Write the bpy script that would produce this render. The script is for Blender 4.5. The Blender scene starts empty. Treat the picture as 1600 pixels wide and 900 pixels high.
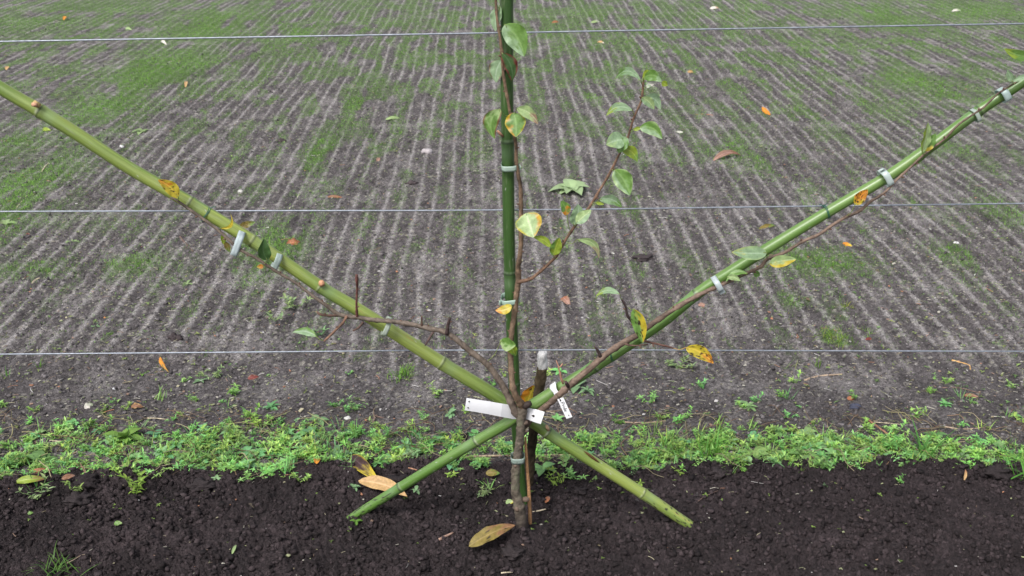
import bpy, math, random
import numpy as np
from mathutils import Vector

rnd = random.Random(11)
rng = np.random.default_rng(11)
C = bpy.context.scene.collection
scene = bpy.context.scene

# ------------------------------------------------------------------ camera
FPX, CAMH, PITCH = 1715.0, 1.5, math.radians(22.8)
cam_d = bpy.data.cameras.new('camera')
cam = bpy.data.objects.new('camera', cam_d); C.objects.link(cam)
cam.location = (0, 0, CAMH)
cam.rotation_euler = (math.radians(90) - PITCH, 0, 0)
cam_d.sensor_width = 36.0
cam_d.lens = FPX / 1600 * 36
cam_d.clip_start, cam_d.clip_end = 0.05, 500
cam_d.dof.use_dof = True
cam_d.dof.focus_distance = 2.42
cam_d.dof.aperture_fstop = 11
scene.camera = cam

# ------------------------------------------------------------------ light: bright overcast
W = bpy.data.worlds.new('World'); scene.world = W; W.use_nodes = True
wn = W.node_tree.nodes; wl = W.node_tree.links
sky = wn.new('ShaderNodeTexSky'); sky.sky_type = 'NISHITA'; sky.sun_disc = False
SUN_EL, SUN_AZ = math.radians(52), math.radians(-145)
sky.sun_elevation = SUN_EL; sky.sun_rotation = SUN_AZ
sky.air_density = 1.0; sky.dust_density = 4.0; sky.ozone_density = 1.0
hs = wn.new('ShaderNodeHueSaturation'); hs.inputs['Saturation'].default_value = 0.35
wl.new(sky.outputs[0], hs.inputs['Color']); wl.new(hs.outputs[0], wn['Background'].inputs['Color'])
wn['Background'].inputs['Strength'].default_value = 0.13
sd = bpy.data.lights.new('sun', 'SUN'); sd.energy = 1.8; sd.angle = math.radians(20); sd.color = (1, .97, .93)
sun = bpy.data.objects.new('sun', sd); C.objects.link(sun)
sdir = Vector((math.sin(SUN_AZ) * math.cos(SUN_EL), math.cos(SUN_AZ) * math.cos(SUN_EL), math.sin(SUN_EL)))
sun.rotation_euler = sdir.to_track_quat('Z', 'Y').to_euler()
vs = scene.view_settings
vs.view_transform = 'Standard'; vs.look = 'None'; vs.gamma = 1.0; vs.exposure = 0.66; vs.use_curve_mapping = False

# ------------------------------------------------------------------ pixel of the photo -> point of the place
CP, SP = math.cos(PITCH), math.sin(PITCH)
def ray(px, py):
    a = (px - 800) / FPX; b = (450 - py) / FPX
    return np.array([a, CP + b * SP, -SP + b * CP])
def P(px, py, Y):                       # on the vertical plane at distance Y
    d = ray(px, py); t = Y / d[1]
    return np.array([d[0] * t, Y, CAMH + d[2] * t])
def G(px, py, z=0.0):                   # on the ground
    d = ray(px, py); t = (z - CAMH) / d[2]
    return np.array([d[0] * t, d[1] * t, z])
def mpp(p):                             # metres per photo pixel at a point
    return (p[1] * CP + (CAMH - p[2]) * SP) / FPX

# ------------------------------------------------------------------ noise (numpy)
PERM = rng.permutation(256).astype(np.int64)
def _h(ix, iy, s):
    return PERM[(PERM[(ix + s * 17) & 255] + iy + s * 31) & 255]
GX = np.cos(np.arange(256) / 256 * 2 * np.pi); GY = np.sin(np.arange(256) / 256 * 2 * np.pi)
def perlin(x, y, s=0):
    x = np.asarray(x, float); y = np.asarray(y, float)
    ix = np.floor(x).astype(np.int64); iy = np.floor(y).astype(np.int64)
    fx = x - ix; fy = y - iy
    u = fx * fx * (3 - 2 * fx); v = fy * fy * (3 - 2 * fy)
    def g(a, b):
        h = _h(ix + a, iy + b, s); return GX[h] * (fx - a) + GY[h] * (fy - b)
    return 1.5 * ((g(0, 0) * (1 - u) + g(1, 0) * u) * (1 - v) + (g(0, 1) * (1 - u) + g(1, 1) * u) * v)
def fbm(x, y, s=0, o=4):
    r = 0; a = 1.0
    for k in range(o):
        r = r + a * perlin(x * 2 ** k + 3.7 * k, y * 2 ** k - 5.1 * k, s + k); a *= .5
    return r
def worley(x, y, s=0):                  # distance to nearest point, and that cell's random value
    ix = np.floor(x).astype(np.int64); iy = np.floor(y).astype(np.int64)
    best = np.full(np.shape(x), 9.0); val = np.zeros(np.shape(x))
    for a in (-1, 0, 1):
        for b in (-1, 0, 1):
            h = _h(ix + a, iy + b, s); h2 = PERM[(h + 91) & 255]; h3 = PERM[(h + 173) & 255]
            d = (ix + a + h / 255 - x) ** 2 + (iy + b + h2 / 255 - y) ** 2
            m = d < best; best = np.where(m, d, best); val = np.where(m, h3 / 255, val)
    return np.sqrt(best), val
def sstep(a, b, x):
    t = np.clip((x - a) / (b - a), 0, 1); return t * t * (3 - 2 * t)
def crumbs(x, y, size, s):              # round crumbs of about that size, height in units of size
    wx = x / size + .25 * perlin(x / size * 1.7, y / size * 1.7, s + 5); wy = y / size + .25 * perlin(x / size * 1.7, y / size * 1.7, s + 9)
    d, v = worley(wx, wy, s)
    return np.sqrt(np.clip(1 - (d / .75) ** 2, 0, 1)) * (.25 + .75 * v) * .55

# ------------------------------------------------------------------ mesh helpers
def big_mesh(name, V, F, mat, Col=None, smooth=True, UV=None):
    me = bpy.data.meshes.new(name); n, k = F.shape
    me.vertices.add(len(V)); me.vertices.foreach_set('co', np.ascontiguousarray(V, np.float32).ravel())
    me.loops.add(n * k); me.loops.foreach_set('vertex_index', np.ascontiguousarray(F, np.int32).ravel())
    me.polygons.add(n); me.polygons.foreach_set('loop_start', np.arange(n, dtype=np.int32) * k)
    me.polygons.foreach_set('loop_total', np.full(n, k, np.int32))
    me.polygons.foreach_set('use_smooth', np.full(n, smooth, bool))
    me.update(calc_edges=True)
    if Col is not None:
        ca = me.color_attributes.new('Col', 'FLOAT_COLOR', 'POINT')
        c4 = np.ones((len(V), 4), np.float32); c4[:, :Col.shape[1]] = Col
        ca.data.foreach_set('color', c4.ravel())
    if UV is not None:
        u = me.uv_layers.new(name='UV'); u.data.foreach_set('uv', np.ascontiguousarray(UV[F.ravel()], np.float32).ravel())
    me.materials.append(mat)
    return me
ORIGIN = np.zeros(3)
def link(name, me, parent=None, loc=None):
    o = bpy.data.objects.new(name, me); C.objects.link(o)
    if parent is not None: o.parent = parent
    if loc is not None: o.location = tuple(loc)
    return o
def tag(o, label=None, cat=None, group=None, kind=None):
    if label: o['label'] = label
    if cat: o['category'] = cat
    if group: o['group'] = group
    if kind: o['kind'] = kind
    return o
def empty(name, loc, label, cat, group=None):
    o = bpy.data.objects.new(name, None); C.objects.link(o); o.location = tuple(loc); o.empty_display_size = .05
    return tag(o, label, cat, group)
class Geo:                              # collects pieces (all quads or tris padded to quads) into one mesh
    def __init__(s): s.V = []; s.F = []; s.K = []; s.UV = []; s.n = 0
    def add(s, V, F, col, UV=None):
        V = np.asarray(V, float); F = np.asarray(F, np.int64)
        s.V.append(V); s.F.append(F + s.n); s.n += len(V)
        col = np.asarray(col, float)
        s.K.append(np.broadcast_to(col, (len(V), 3)) if col.ndim == 1 else col)
        s.UV.append(UV if UV is not None else np.zeros((len(V), 2)))
        return s
    def build(s, name, mat, parent=None, origin=None, smooth=True):
        V = np.concatenate(s.V); 
        o0 = np.zeros(3) if origin is None else np.asarray(origin, float)
        me = big_mesh(name, V - o0, np.concatenate(s.F), mat, np.concatenate(s.K), smooth, np.concatenate(s.UV))
        return link(name, me, parent, None if parent is not None or origin is None else o0)

def catmull(pts, step):
    pts = [np.asarray(p, float) for p in pts]
    pp = [2 * pts[0] - pts[1]] + pts + [2 * pts[-1] - pts[-2]]
    out = []
    for i in range(1, len(pp) - 2):
        p0, p1, p2, p3 = pp[i - 1], pp[i], pp[i + 1], pp[i + 2]
        n = max(1, int(np.linalg.norm((p2 - p1)[:3]) / step))
        for k in range(n):
            t = k / n
            out.append(.5 * ((2 * p1) + (-p0 + p2) * t + (2 * p0 - 5 * p1 + 4 * p2 - p3) * t * t + (-p0 + 3 * p1 - 3 * p2 + p3) * t ** 3))
    out.append(pts[-1]); return np.array(out)
def tube(path, rad, sides=10, rough=0.0, seed=0, cap=True):
    path = np.asarray(path, float); n = len(path); rad = np.broadcast_to(np.asarray(rad, float), (n,))
    T = np.gradient(path, axis=0); T /= np.linalg.norm(T, axis=1)[:, None] + 1e-12
    ref = np.array([0, 1., 0]) if abs(T[0][1]) < .9 else np.array([1., 0, 0])
    N = np.zeros((n, 3)); v = ref
    for i in range(n):
        v = v - T[i] * np.dot(v, T[i]); v /= np.linalg.norm(v); N[i] = v
    B = np.cross(T, N)
    a = np.arange(sides) / sides * 2 * np.pi
    s = np.concatenate([[0], np.cumsum(np.linalg.norm(np.diff(path, axis=0), axis=1))])
    R = rad[:, None] * np.ones((1, sides))
    if rough: R = R * (1 + rough * perlin(s[:, None] * 90 + np.cos(a) * 1.1 + seed, s[:, None] * 40 + np.sin(a) * 1.1 + seed * 3, 3))
    V = path[:, None, :] + R[:, :, None] * (np.cos(a)[None, :, None] * N[:, None, :] + np.sin(a)[None, :, None] * B[:, None, :])
    idx = np.arange(n * sides).reshape(n, sides)
    F = np.stack([idx[:-1], np.roll(idx, -1, 1)[:-1], np.roll(idx, -1, 1)[1:], idx[1:]], -1).reshape(-1, 4)
    V = V.reshape(-1, 3)
    UV = np.stack([np.tile(a / (2 * np.pi), n), np.repeat(s, sides)], 1)
    if cap:
        for e, sg in ((0, -1), (n - 1, 1)):
            c = path[e] + T[e] * rad[e] * .15 * sg; ci = len(V)
            V = np.vstack([V, c]); UV = np.vstack([UV, [0, s[e]]])
            ring = idx[e]; nx = np.roll(ring, -1)
            m = np.stack([ring[::2], nx[::2], nx[1::2], np.full(len(ring) // 2, ci)], -1)
            F = np.vstack([F, m if sg > 0 else m[:, ::-1]])
    return V, F, UV, s

# ------------------------------------------------------------------ materials
def mat(name, rough=.6, spec=.4, noise=None, bump=None, transl=0.0, stretch=None, coat=0.0, metal=0.0, uvnoise=None):
    m = bpy.data.materials.new(name); m.use_nodes = True
    nt = m.node_tree; N = nt.nodes; L = nt.links; b = N['Principled BSDF']
    b.inputs['Roughness'].default_value = rough; b.inputs['Specular IOR Level'].default_value = spec
    b.inputs['Coat Weight'].default_value = coat; b.inputs['Coat Roughness'].default_value = .25; b.inputs['Metallic'].default_value = metal
    at = N.new('ShaderNodeAttribute'); at.attribute_name = 'Col'
    col = at.outputs['Color']; tc = N.new('ShaderNodeTexCoord')
    for (sc, lo, hi, kind) in (noise or []):
        nz = N.new('ShaderNodeTexNoise'); nz.inputs['Scale'].default_value = sc; nz.inputs['Detail'].default_value = 4; nz.inputs['Roughness'].default_value = .65
        src = tc.outputs['Object']
        if kind == 'uv':
            mp = N.new('ShaderNodeMapping'); mp.inputs['Scale'].default_value = stretch or (6, 3, 1)
            L.new(tc.outputs['UV'], mp.inputs['Vector']); src = mp.outputs[0]
        L.new(src, nz.inputs['Vector'])
        mr = N.new('ShaderNodeMapRange'); mr.inputs['From Min'].default_value = .3; mr.inputs['From Max'].default_value = .7
        mr.inputs['To Min'].default_value = lo; mr.inputs['To Max'].default_value = hi
        L.new(nz.outputs['Fac'], mr.inputs['Value'])
        mx = N.new('ShaderNodeVectorMath'); mx.operation = 'SCALE'
        L.new(col, mx.inputs[0]); L.new(mr.outputs[0], mx.inputs['Scale']); col = mx.outputs[0]
    L.new(col, b.inputs['Base Color'])
    if bump:
        prev = None
        for (sc, dist, st) in bump:
            nz = N.new('ShaderNodeTexNoise'); nz.inputs['Scale'].default_value = sc; nz.inputs['Detail'].default_value = 5; nz.inputs['Roughness'].default_value = .6
            L.new(tc.outputs['Object'], nz.inputs['Vector'])
            bp = N.new('ShaderNodeBump'); bp.inputs['Distance'].default_value = dist; bp.inputs['Strength'].default_value = st
            L.new(nz.outputs['Fac'], bp.inputs['Height'])
            if prev: L.new(prev.outputs[0], bp.inputs['Normal'])
            prev = bp
        L.new(prev.outputs[0], b.inputs['Normal'])
    if transl:
        tr = N.new('ShaderNodeBsdfTranslucent'); L.new(col, tr.inputs['Color'])
        ms = N.new('ShaderNodeMixShader'); ms.inputs[0].default_value = transl
        L.new(b.outputs[0], ms.inputs[1]); L.new(tr.outputs[0], ms.inputs[2]); L.new(ms.outputs[0], N['Material Output'].inputs['Surface'])
    return m
M_bed = mat('dark_tilth_soil', .85, .3, noise=[(170, .5, 1.6, 'o'), (9, .8, 1.2, 'o')], bump=[(210, .009, 1.0), (600, .004, 1.0)])
M_field = mat('sown_field_soil', .88, .25, noise=[(230, .45, 1.65, 'o'), (90, .7, 1.3, 'o')], bump=[(110, .010, 1.0), (330, .005, 1.0)])
M_crumb = mat('loose_crumbs', .9, .2, noise=[(200, .7, 1.35, 'o')], bump=[(500, .002, .8)])
M_culm = mat('bamboo_skin', .42, .4, noise=[(5, .86, 1.14, 'uv'), (30, .93, 1.07, 'uv')], stretch=(10, 4, 1), bump=[(60, .0006, .3)], coat=.35)
M_bark = mat('pear_bark', .7, .3, noise=[(90, .7, 1.3, 'o'), (300, .85, 1.15, 'o')], bump=[(160, .0015, .6), (500, .0006, .5)])
M_leaf = mat('pear_leaf', .42, .45, noise=[(220, .85, 1.15, 'o')], bump=[(260, .0008, .35)], transl=.22)
M_weed = mat('weed_leaf', .5, .35, transl=.3)
M_dead = mat('dead_leaf', .6, .35, noise=[(160, .75, 1.25, 'o')], bump=[(200, .001, .5)], transl=.08)
M_wood = mat('weathered_wood', .85, .2, noise=[(80, .6, 1.4, 'uv'), (160, .75, 1.25, 'o')], stretch=(8, .35, 1), bump=[(120, .003, .8)])
M_wire = mat('galvanised_wire', .45, .4, noise=[(120, .7, 1.3, 'o')], metal=.45)
M_tape = mat('budding_tape', .35, .45, noise=[(60, .93, 1.05, 'o')], transl=.3)
M_tie = mat('green_tie_wire', .4, .5)
M_label = mat('white_plastic_label', .45, .4, noise=[(25, .96, 1.02, 'o')], transl=.05)
M_ink = mat('black_ink', .6, .3)
M_stone = mat('stone', .75, .3, noise=[(60, .8, 1.2, 'o')], bump=[(90, .002, .5)])

# ------------------------------------------------------------------ ground shapes
ROWTILT = .0215; ROWP = .068
def edge(x):                             # where the dug bed meets the weedy verge
    return 2.365 + .028 * np.sin(x * 2.1 + .6) + .03 * perlin(x * 4, x * 0 + .5, 4) + .012 * perlin(x * 22, x * 0 + 2.5, 6)
def bed_h(x, y, fine=True):
    h = .012 * fbm(x * 2.4, y * 2.4, 2, 3)
    e = edge(x) - y
    h = h + .012 * np.exp(-(e / .07) ** 2) * (1 + .9 * perlin(x * 9, y * 9, 8))        # crumbly lip
    h = h + .028 * np.exp(-((x - .02) ** 2 + (y - 2.07) ** 2) / .05 ** 2)               # heap round the trunk
    for fx, fy, fr, fh in ((-.325, 2.17, .03, .009), (.385, 2.14, .03, .004), (.03, 2.21, .03, .012)):
        h = h + fh * np.exp(-((x - fx) ** 2 + (y - fy) ** 2) / fr ** 2)                 # soil pushed up round the pole feet
    h = h - .10 * sstep(-.005, -.05, e)
    if fine:
        a = sstep(-.45, .45, fbm(x * 7, y * 7, 19, 3))
        h = h + .022 * (crumbs(x, y, .07, 11) - .15) * sstep(.0, .6, perlin(x * 3.3, y * 3.3, 15) + .2) + .0085 * fbm(x * 26, y * 26, 151, 4) \
              + .024 * crumbs(x, y, .026, 12) * sstep(-.2, .6, perlin(x * 11, y * 11, 16)) + .0115 * crumbs(x, y, .0125, 13) * (.05 + 1.15 * a) + .0058 * crumbs(x, y, .0066, 17) * 2.0 + .004 * perlin(x * 110, y * 110, 18) + .0022 * perlin(x * 210, y * 210, 20)
    return h
blobs = [(40, 290, .35, 1.0, .75), (170, 160, .4, 1.3, .8), (250, 110, .45, 1.4, .95), (330, 40, .6, 1.6, .9), (60, 30, .9, 1.5, .75), (150, 10, 1.2, 1.5, .7),
         (30, 220, .3, .5, .7), (470, 50, .3, 1.6, .8), (560, 10, .8, 1.5, .6), (500, 235, .10, .5, .9), (560, 160, .12, .9, .8), (590, 130, .14, .6, .7), (640, 20, .4, 1.5, .6),
         (860, 40, .4, 1.6, .7), (920, 20, .5, 1.2, .7), (960, 60, .15, .9, .7), (975, 110, .12, .5, .7), (880, 120, .15, .8, .6), (1060, 20, .6, 1.3, .6),
         (1180, 40, .5, 1.3, .6), (1380, 25, .6, 1.4, .85), (1520, 15, .9, 1.4, .8), (1590, 40, .5, 1., .6), (1300, 60, .4, 1.2, .55), (1430, 125, .35, .6, .85), (1480, 150, .25, .5, .8),
         (1340, 150, .12, .8, .6), (1150, 230, .2, .5, .6), (1060, 190, .1, .6, .55), (1190, 250, .18, .4, .6), (430, 390, .16, .35, .8), (390, 420, .12, .2, .6), (200, 410, .18, .2, .7), (60, 420, .3, .16, .6), (120, 350, .2, .2, .5),
         (1290, 410, .22, .22, .75), (1240, 400, .16, .2, .7), (1500, 400, .14, .25, .6), (1180, 420, .1, .3, .4), (750, 350, .05, .3, .5), (990, 340, .07, .4, .5), (1480, 230, .2, .5, .6), (1560, 330, .2, .4, .55),
         (1300, 525, .06, .07, .8), (630, 575, .05, .05, .7), (680, 250, .1, .3, .5), (590, 230, .06, .4, .6), (1000, 420, .1, .2, .35), (1230, 470, .1, .12, .6)]
BL = [(G(a, b), c, d, e) for a, b, c, d, e in blobs]
def green_mask(x, y):
    u = x + ROWTILT * y
    g = np.zeros(np.shape(x))
    wob = 1 + .5 * perlin(u * 5, y * 2.2, 41)
    for p, sx, sy, st in BL:
        uu = p[0] + ROWTILT * p[1]
        g = np.maximum(g, st * np.exp(-(((u - uu) / sx) ** 2 + ((y - p[1]) / sy) ** 2) * wob))
    n = fbm(u * 9, y * 2.0, 21, 4)
    far = sstep(3.3, 8.5, y)
    base = sstep(.05 - .34 * far, .50 - .34 * far, n) * (.40 + .35 * far)
    g = np.maximum(g * 1.15 * sstep(-.55, .35, n + g * .7), base)
    g = g * (.72 + .5 * perlin(x * 55, y * 38, 24))
    return np.clip(g, 0, 1) * sstep(2.85, 3.1, y)
def field_parts(x, y):
    u = x + ROWTILT * y
    q = u / ROWP + .35 * perlin(u * 1.5, y * .8, 31) + .10 * perlin(u * 20, y * 6, 32)
    k = np.floor(q); f = q - k - .5
    st = .80 + .75 * perlin(k * .71 + .3, y * .9, 33) + .40 * perlin(k * 1.37 + .1, y * 2.6, 34)
    w = .125 + .055 * perlin(k * .9, y * 4, 35)
    r = np.exp(-(f / w) ** 2) * np.clip(st + .2, .1, 1) * sstep(2.78, 3.25, y + .15 * perlin(x * 2, y * 2, 36))
    dist = sstep(.12, .6, fbm(x * 1.9, y * 1.3, 37, 3))            # trodden, disturbed places lose their rows
    return r * (1 - .6 * dist), dist
def field_h(x, y, fine=True):
    r, dist = field_parts(x, y)
    h = -.012 + .012 * fbm(x * 1.2, y * .9, 51, 3) + .009 * r
    if fine:
        fade = sstep(13, 7, y)
        rough = (1 - .75 * r) * (.35 + .65 * sstep(2.75, 3.3, y) + .3 * dist)
        h = h + (rough * (.030 * crumbs(x, y, .032, 52) * .5 + .016 * crumbs(x, y, .016, 53) * 1.0) + .004 * perlin(x * 110, y * 110, 54)) * np.maximum(fade, .25)
    return h
def axis(segs):
    out = [segs[0][0]]
    for a, b, st in segs:
        n = max(1, int(round((b - a) / st))); out += list(a + (b - a) * (np.arange(n) + 1) / n)
    return np.array(out)
def sheet(name, xs, ys, hf, cf, m):
    X, Y = np.meshgrid(xs, ys); Z = hf(X, Y)
    V = np.stack([X, Y, Z], -1).reshape(-1, 3); nx = len(xs); idx = np.arange(len(V)).reshape(len(ys), nx)
    F = np.stack([idx[:-1, :-1], idx[:-1, 1:], idx[1:, 1:], idx[1:, :-1]], -1).reshape(-1, 4)
    me = big_mesh(name, V, F, m, cf(X, Y, Z).reshape(-1, 3))
    return tag(link(name, me), kind='structure')
def mixc(a, b, t): return a * (1 - t[..., None]) + np.asarray(b) * t[..., None]
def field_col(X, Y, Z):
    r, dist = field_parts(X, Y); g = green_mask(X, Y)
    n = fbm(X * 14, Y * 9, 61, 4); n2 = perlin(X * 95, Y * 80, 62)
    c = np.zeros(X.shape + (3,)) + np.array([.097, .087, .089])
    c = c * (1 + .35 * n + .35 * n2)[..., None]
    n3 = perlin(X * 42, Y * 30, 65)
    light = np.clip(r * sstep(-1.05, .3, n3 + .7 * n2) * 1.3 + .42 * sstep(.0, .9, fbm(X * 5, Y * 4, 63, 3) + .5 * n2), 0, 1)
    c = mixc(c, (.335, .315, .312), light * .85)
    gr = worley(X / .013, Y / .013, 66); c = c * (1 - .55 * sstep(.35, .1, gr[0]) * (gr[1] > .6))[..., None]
    pale = sstep(.62, .8, 1 - worley(X / .02, Y / .02, 64)[0] * 1.0) * (worley(X / .02, Y / .02, 64)[1] > .8)
    c = mixc(c, (.36, .34, .30), pale * .6)
    wet = sstep(3.1, 2.7, Y) * .12
    c = c * (1 - wet)[..., None]
    c = mixc(c, (.085, .170, .028), np.clip(g * 1.6 - .32, 0, 1) * .82)
    return np.clip(c, .012, 1)
def bed_col(X, Y, Z):
    n = fbm(X * 6, Y * 6, 71, 4)
    c = np.zeros(X.shape + (3,)) + np.array([.0325, .0242, .0262])
    return c * (1 + .45 * n)[..., None] * (1 + .7 * sstep(.1, .7, perlin(X * 75, Y * 75, 72)))[..., None] * (1 + .25 * perlin(X * 180, Y * 180, 73))[..., None]

xs = axis([(-60, -12, 6), (-12, -6.6, .4), (-6.6, -2.2, .016), (-2.2, 2.2, .006), (2.2, 6.6, .016), (6.6, 12, .4), (12, 60, 6)])
ys = axis([(2.25, 4.2, .0055), (4.2, 7, .011), (7, 12.6, .022), (12.6, 20, .3), (20, 120, 5)])
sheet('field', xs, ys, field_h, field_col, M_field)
xs = axis([(-60, -12, 6), (-12, -4, .4), (-4, -1.4, .012), (-1.4, 1.4, .0023), (1.4, 4, .012), (4, 12, .4), (12, 60, 6)])
ys = axis([(-60, -4, 7), (-4, 1.2, .4), (1.2, 1.8, .02), (1.8, 2.46, .0024)])
sheet('soil_bed', xs, ys, bed_h, bed_col, M_bed)
def gz(x, y):
    x = np.asarray(x, float); y = np.asarray(y, float)
    return np.maximum(bed_h(x, y, False) + np.where(y < edge(x), .008, 0), field_h(x, y, False) + .002)
def on_ground(px, py):
    p = G(px, py, 0)
    for _ in range(3): p = G(px, py, float(gz(p[0], p[1])))
    return p

# ------------------------------------------------------------------ scattering (numpy instancing into one mesh)
def place(tmpl, pos, scale, yaw, cols, tilt=None):
    """tmpl: list of (V,F,K); each placement picks one. Returns merged V,F,K."""
    Vs, Fs, Ks = [], [], []; n0 = 0
    pick = rng.integers(0, len(tmpl), len(pos))
    for k, (V, F, K) in enumerate(tmpl):
        s = np.where(pick == k)[0]
        if not len(s): continue
        c, sn = np.cos(yaw[s])[:, None], np.sin(yaw[s])[:, None]
        v = V[None] * scale[s][:, None, None]
        x = v[..., 0] * c - v[..., 1] * sn; y = v[..., 0] * sn + v[..., 1] * c; z = v[..., 2]
        if tilt is not None:
            z, x = z * np.cos(tilt[s])[:, None] - x * np.sin(tilt[s])[:, None], x * np.cos(tilt[s])[:, None] + z * np.sin(tilt[s])[:, None]
        v = np.stack([x, y, z], -1) + pos[s][:, None, :]
        Vs.append(v.reshape(-1, 3)); Fs.append((F[None] + (np.arange(len(s)) * len(V))[:, None, None]).reshape(-1, F.shape[1]) + n0)
        n0 += len(s) * len(V)
        Ks.append((K[None] * cols[s][:, None, :]).reshape(-1, 3))
    return np.concatenate(Vs), np.concatenate(Fs), np.concatenate(Ks)
def view_points(n, y0, y1, power=1.0, margin=1.15):   # random ground points, denser close by
    t = rng.random(n); y = y0 * (y1 / y0) ** (t ** power)
    half = (y * CP + CAMH * SP) * 800 / FPX * margin
    return (rng.random(n) * 2 - 1) * half, y
def ico(sub):
    import bmesh
    bm = bmesh.new(); bmesh.ops.create_icosphere(bm, subdivisions=sub, radius=1)
    V = np.array([v.co[:] for v in bm.verts]); F = np.array([[v.index for v in f.verts] for f in bm.faces]); bm.free(); return V, F
def lump(sub, seed, amp=.35):
    V, F = ico(sub); r = np.random.default_rng(seed)
    o = r.random(3) * 50
    d = 1 + amp * (perlin(V[:, 0] * 1.6 + o[0], V[:, 1] * 1.6 + V[:, 2] * 1.1 + o[1], 5) + .5 * perlin(V[:, 0] * 4 + o[2], V[:, 2] * 4 + V[:, 1] * 3, 7))
    V = V * d[:, None] * np.array([1, .8 + .3 * r.random(), .6 + .25 * r.random()])
    return V, F, np.ones((len(V), 3))
crumbT = [lump(1, s, .8) for s in range(12)]
# loose crumbs on the bed
n = 50000
x = (rng.random(n) * 2 - 1) * 1.5; y = 1.8 + rng.random(n) * .62
k = (y < edge(x) + .01) & (rng.random(n) < .35 + .9 * sstep(-.4, .5, fbm(x * 7, y * 7, 19, 3))); x, y = x[k], y[k]; n = len(x)
s = .0012 + .0075 * rng.random(n) ** 5
base = np.array([.0275, .0210, .0225])[None] * (.45 + 1.4 * rng.random(n) ** 1.5)[:, None]
V, F, K = place(crumbT, np.stack([x, y, bed_h(x, y) + s * .25], 1), s, rng.random(n) * 6.3, base)
tag(link('soil_crumbs', big_mesh('soil_crumbs', V, F, M_crumb, K)), 'fine dark crumbs of loose soil on the dug bed', 'soil', kind='stuff')
# crumbs and grit on the field
crumbS = [lump(1, s, .5) for s in range(8)]
x, y = view_points(45000, 2.45, 9.5, 1.1); n = len(x)
s = (.0013 + .0052 * rng.random(n) ** 5) * (1 + .05 * y)
base = np.array([.108, .098, .102])[None] * (.55 + 1.1 * rng.random(n) ** 1.4)[:, None]
V, F, K = place(crumbS, np.stack([x, y, field_h(x, y) + s * .2], 1), s, rng.random(n) * 6.3, base)
tag(link('field_crumbs', big_mesh('field_crumbs', V, F, M_crumb, K)), 'grey crumbs and grit strewn over the sown field', 'soil', kind='stuff')

# ---- plant templates
def leaflet(base, d, L, Wd, up, n=4, shape=1.0, cup=.25, droop=.3):
    d = np.asarray(d, float); d /= np.linalg.norm(d); side = np.cross(d, [0, 0, 1.]); side /= np.linalg.norm(side) + 1e-9
    nrm = np.cross(side, d); V = []
    for i in range(n + 1):
        t = i / n; w = Wd * .5 * (np.sin(np.pi * min(1, t ** shape * .97 + .03)) ** .8 if i < n else .02)
        c = np.asarray(base) + d * L * t + nrm * (up * L * t * (1 - t) * 2 - droop * L * t * t)
        V += [c - side * w + nrm * w * cup, c, c + side * w + nrm * w * cup]
    F = []
    for i in range(n):
        a = 3 * i; F += [[a, a + 1, a + 4, a + 3], [a + 1, a + 2, a + 5, a + 4]]
    K = np.ones((len(V), 3)); K[1::3] *= 1.12
    return np.array(V), np.array(F), K
def merge(parts):
    V, F, K, n = [], [], [], 0
    for v, f, k in parts: V.append(v); F.append(f + n); K.append(k); n += len(v)
    return np.concatenate(V), np.concatenate(F), np.concatenate(K)
def sprig(r, big=1.0):                   # chickweed-like: several leaning stems, pairs of narrow leaves, rosette tops
    ps = []
    for j in range(r.randint(3, 6)):
        az = r.random() * 6.28; lean = .35 + r.random() * .95; L = (.012 + .028 * r.random()) * big
        L *= .85; dv = np.array([math.cos(az) * math.sin(lean), math.sin(az) * math.sin(lean), math.cos(lean)])
        path = [np.zeros(3), dv * L * .5 + [0, 0, .001], dv * L]
        v, f, _, _ = tube(path, .0006, 4, cap=False); ps.append((v, f, np.tile([.9, 1.0, .8], (len(v), 1))))
        for lev in (.35, .68, 1.0):
            nl = 2 if lev < .9 else r.randint(4, 6)
            a0 = r.random() * 6.28
            for q in range(nl):
                a = a0 + q * 6.28 / nl + r.uniform(-.3, .3); e = r.uniform(.1, .7) if lev < .9 else r.uniform(.25, 1.1)
                ll = (.007 + .009 * r.random()) * big * (.75 + .25 * lev)
                v, f, k = leaflet(dv * L * lev, [math.cos(a) * math.cos(e), math.sin(a) * math.cos(e), math.sin(e)], ll, ll * r.uniform(.24, .42), .2, 3, .9, .3, .25)
                ps.append((v, f, k * r.uniform(.8, 1.2) * np.array([r.uniform(.9, 1.1), 1, r.uniform(.8, 1.1)])))
    return merge(ps)
def rosette(r, nl=8, L=.03, asp=.38, el=(.15, .8), shape=1.25):
    ps = []
    for q in range(nl):
        a = q * 2.4 + r.uniform(-.3, .3); e = r.uniform(*el); ll = L * r.uniform(.6, 1.1)
        v, f, k = leaflet([0, 0, .002], [math.cos(a) * math.cos(e), math.sin(a) * math.cos(e), math.sin(e)], ll, ll * asp * r.uniform(.85, 1.15), .25, 5, shape, .22, .35)
        ps.append((v, f, k * r.uniform(.8, 1.2)))
    return merge(ps)
def blade(base, az, lean, L, Wd, curve, n=5):
    V = []; sd = np.array([-math.sin(az), math.cos(az), 0.])
    for i in range(n + 1):
        t = i / n; th = lean + curve * t
        if i == 0: c = np.asarray(base, float)
        else: c = c + np.array([math.cos(az) * math.sin(th), math.sin(az) * math.sin(th), math.cos(th)]) * L / n
        w = Wd * .5 * (1 - t ** 2.2) * (.6 + .4 * min(1, t * 4)) + .00008
        V += [c - sd * w, c + sd * w]
    F = [[2 * i, 2 * i + 1, 2 * i + 3, 2 * i + 2] for i in range(n)]
    return np.array(V), np.array(F), np.ones((len(V), 3))
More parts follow.
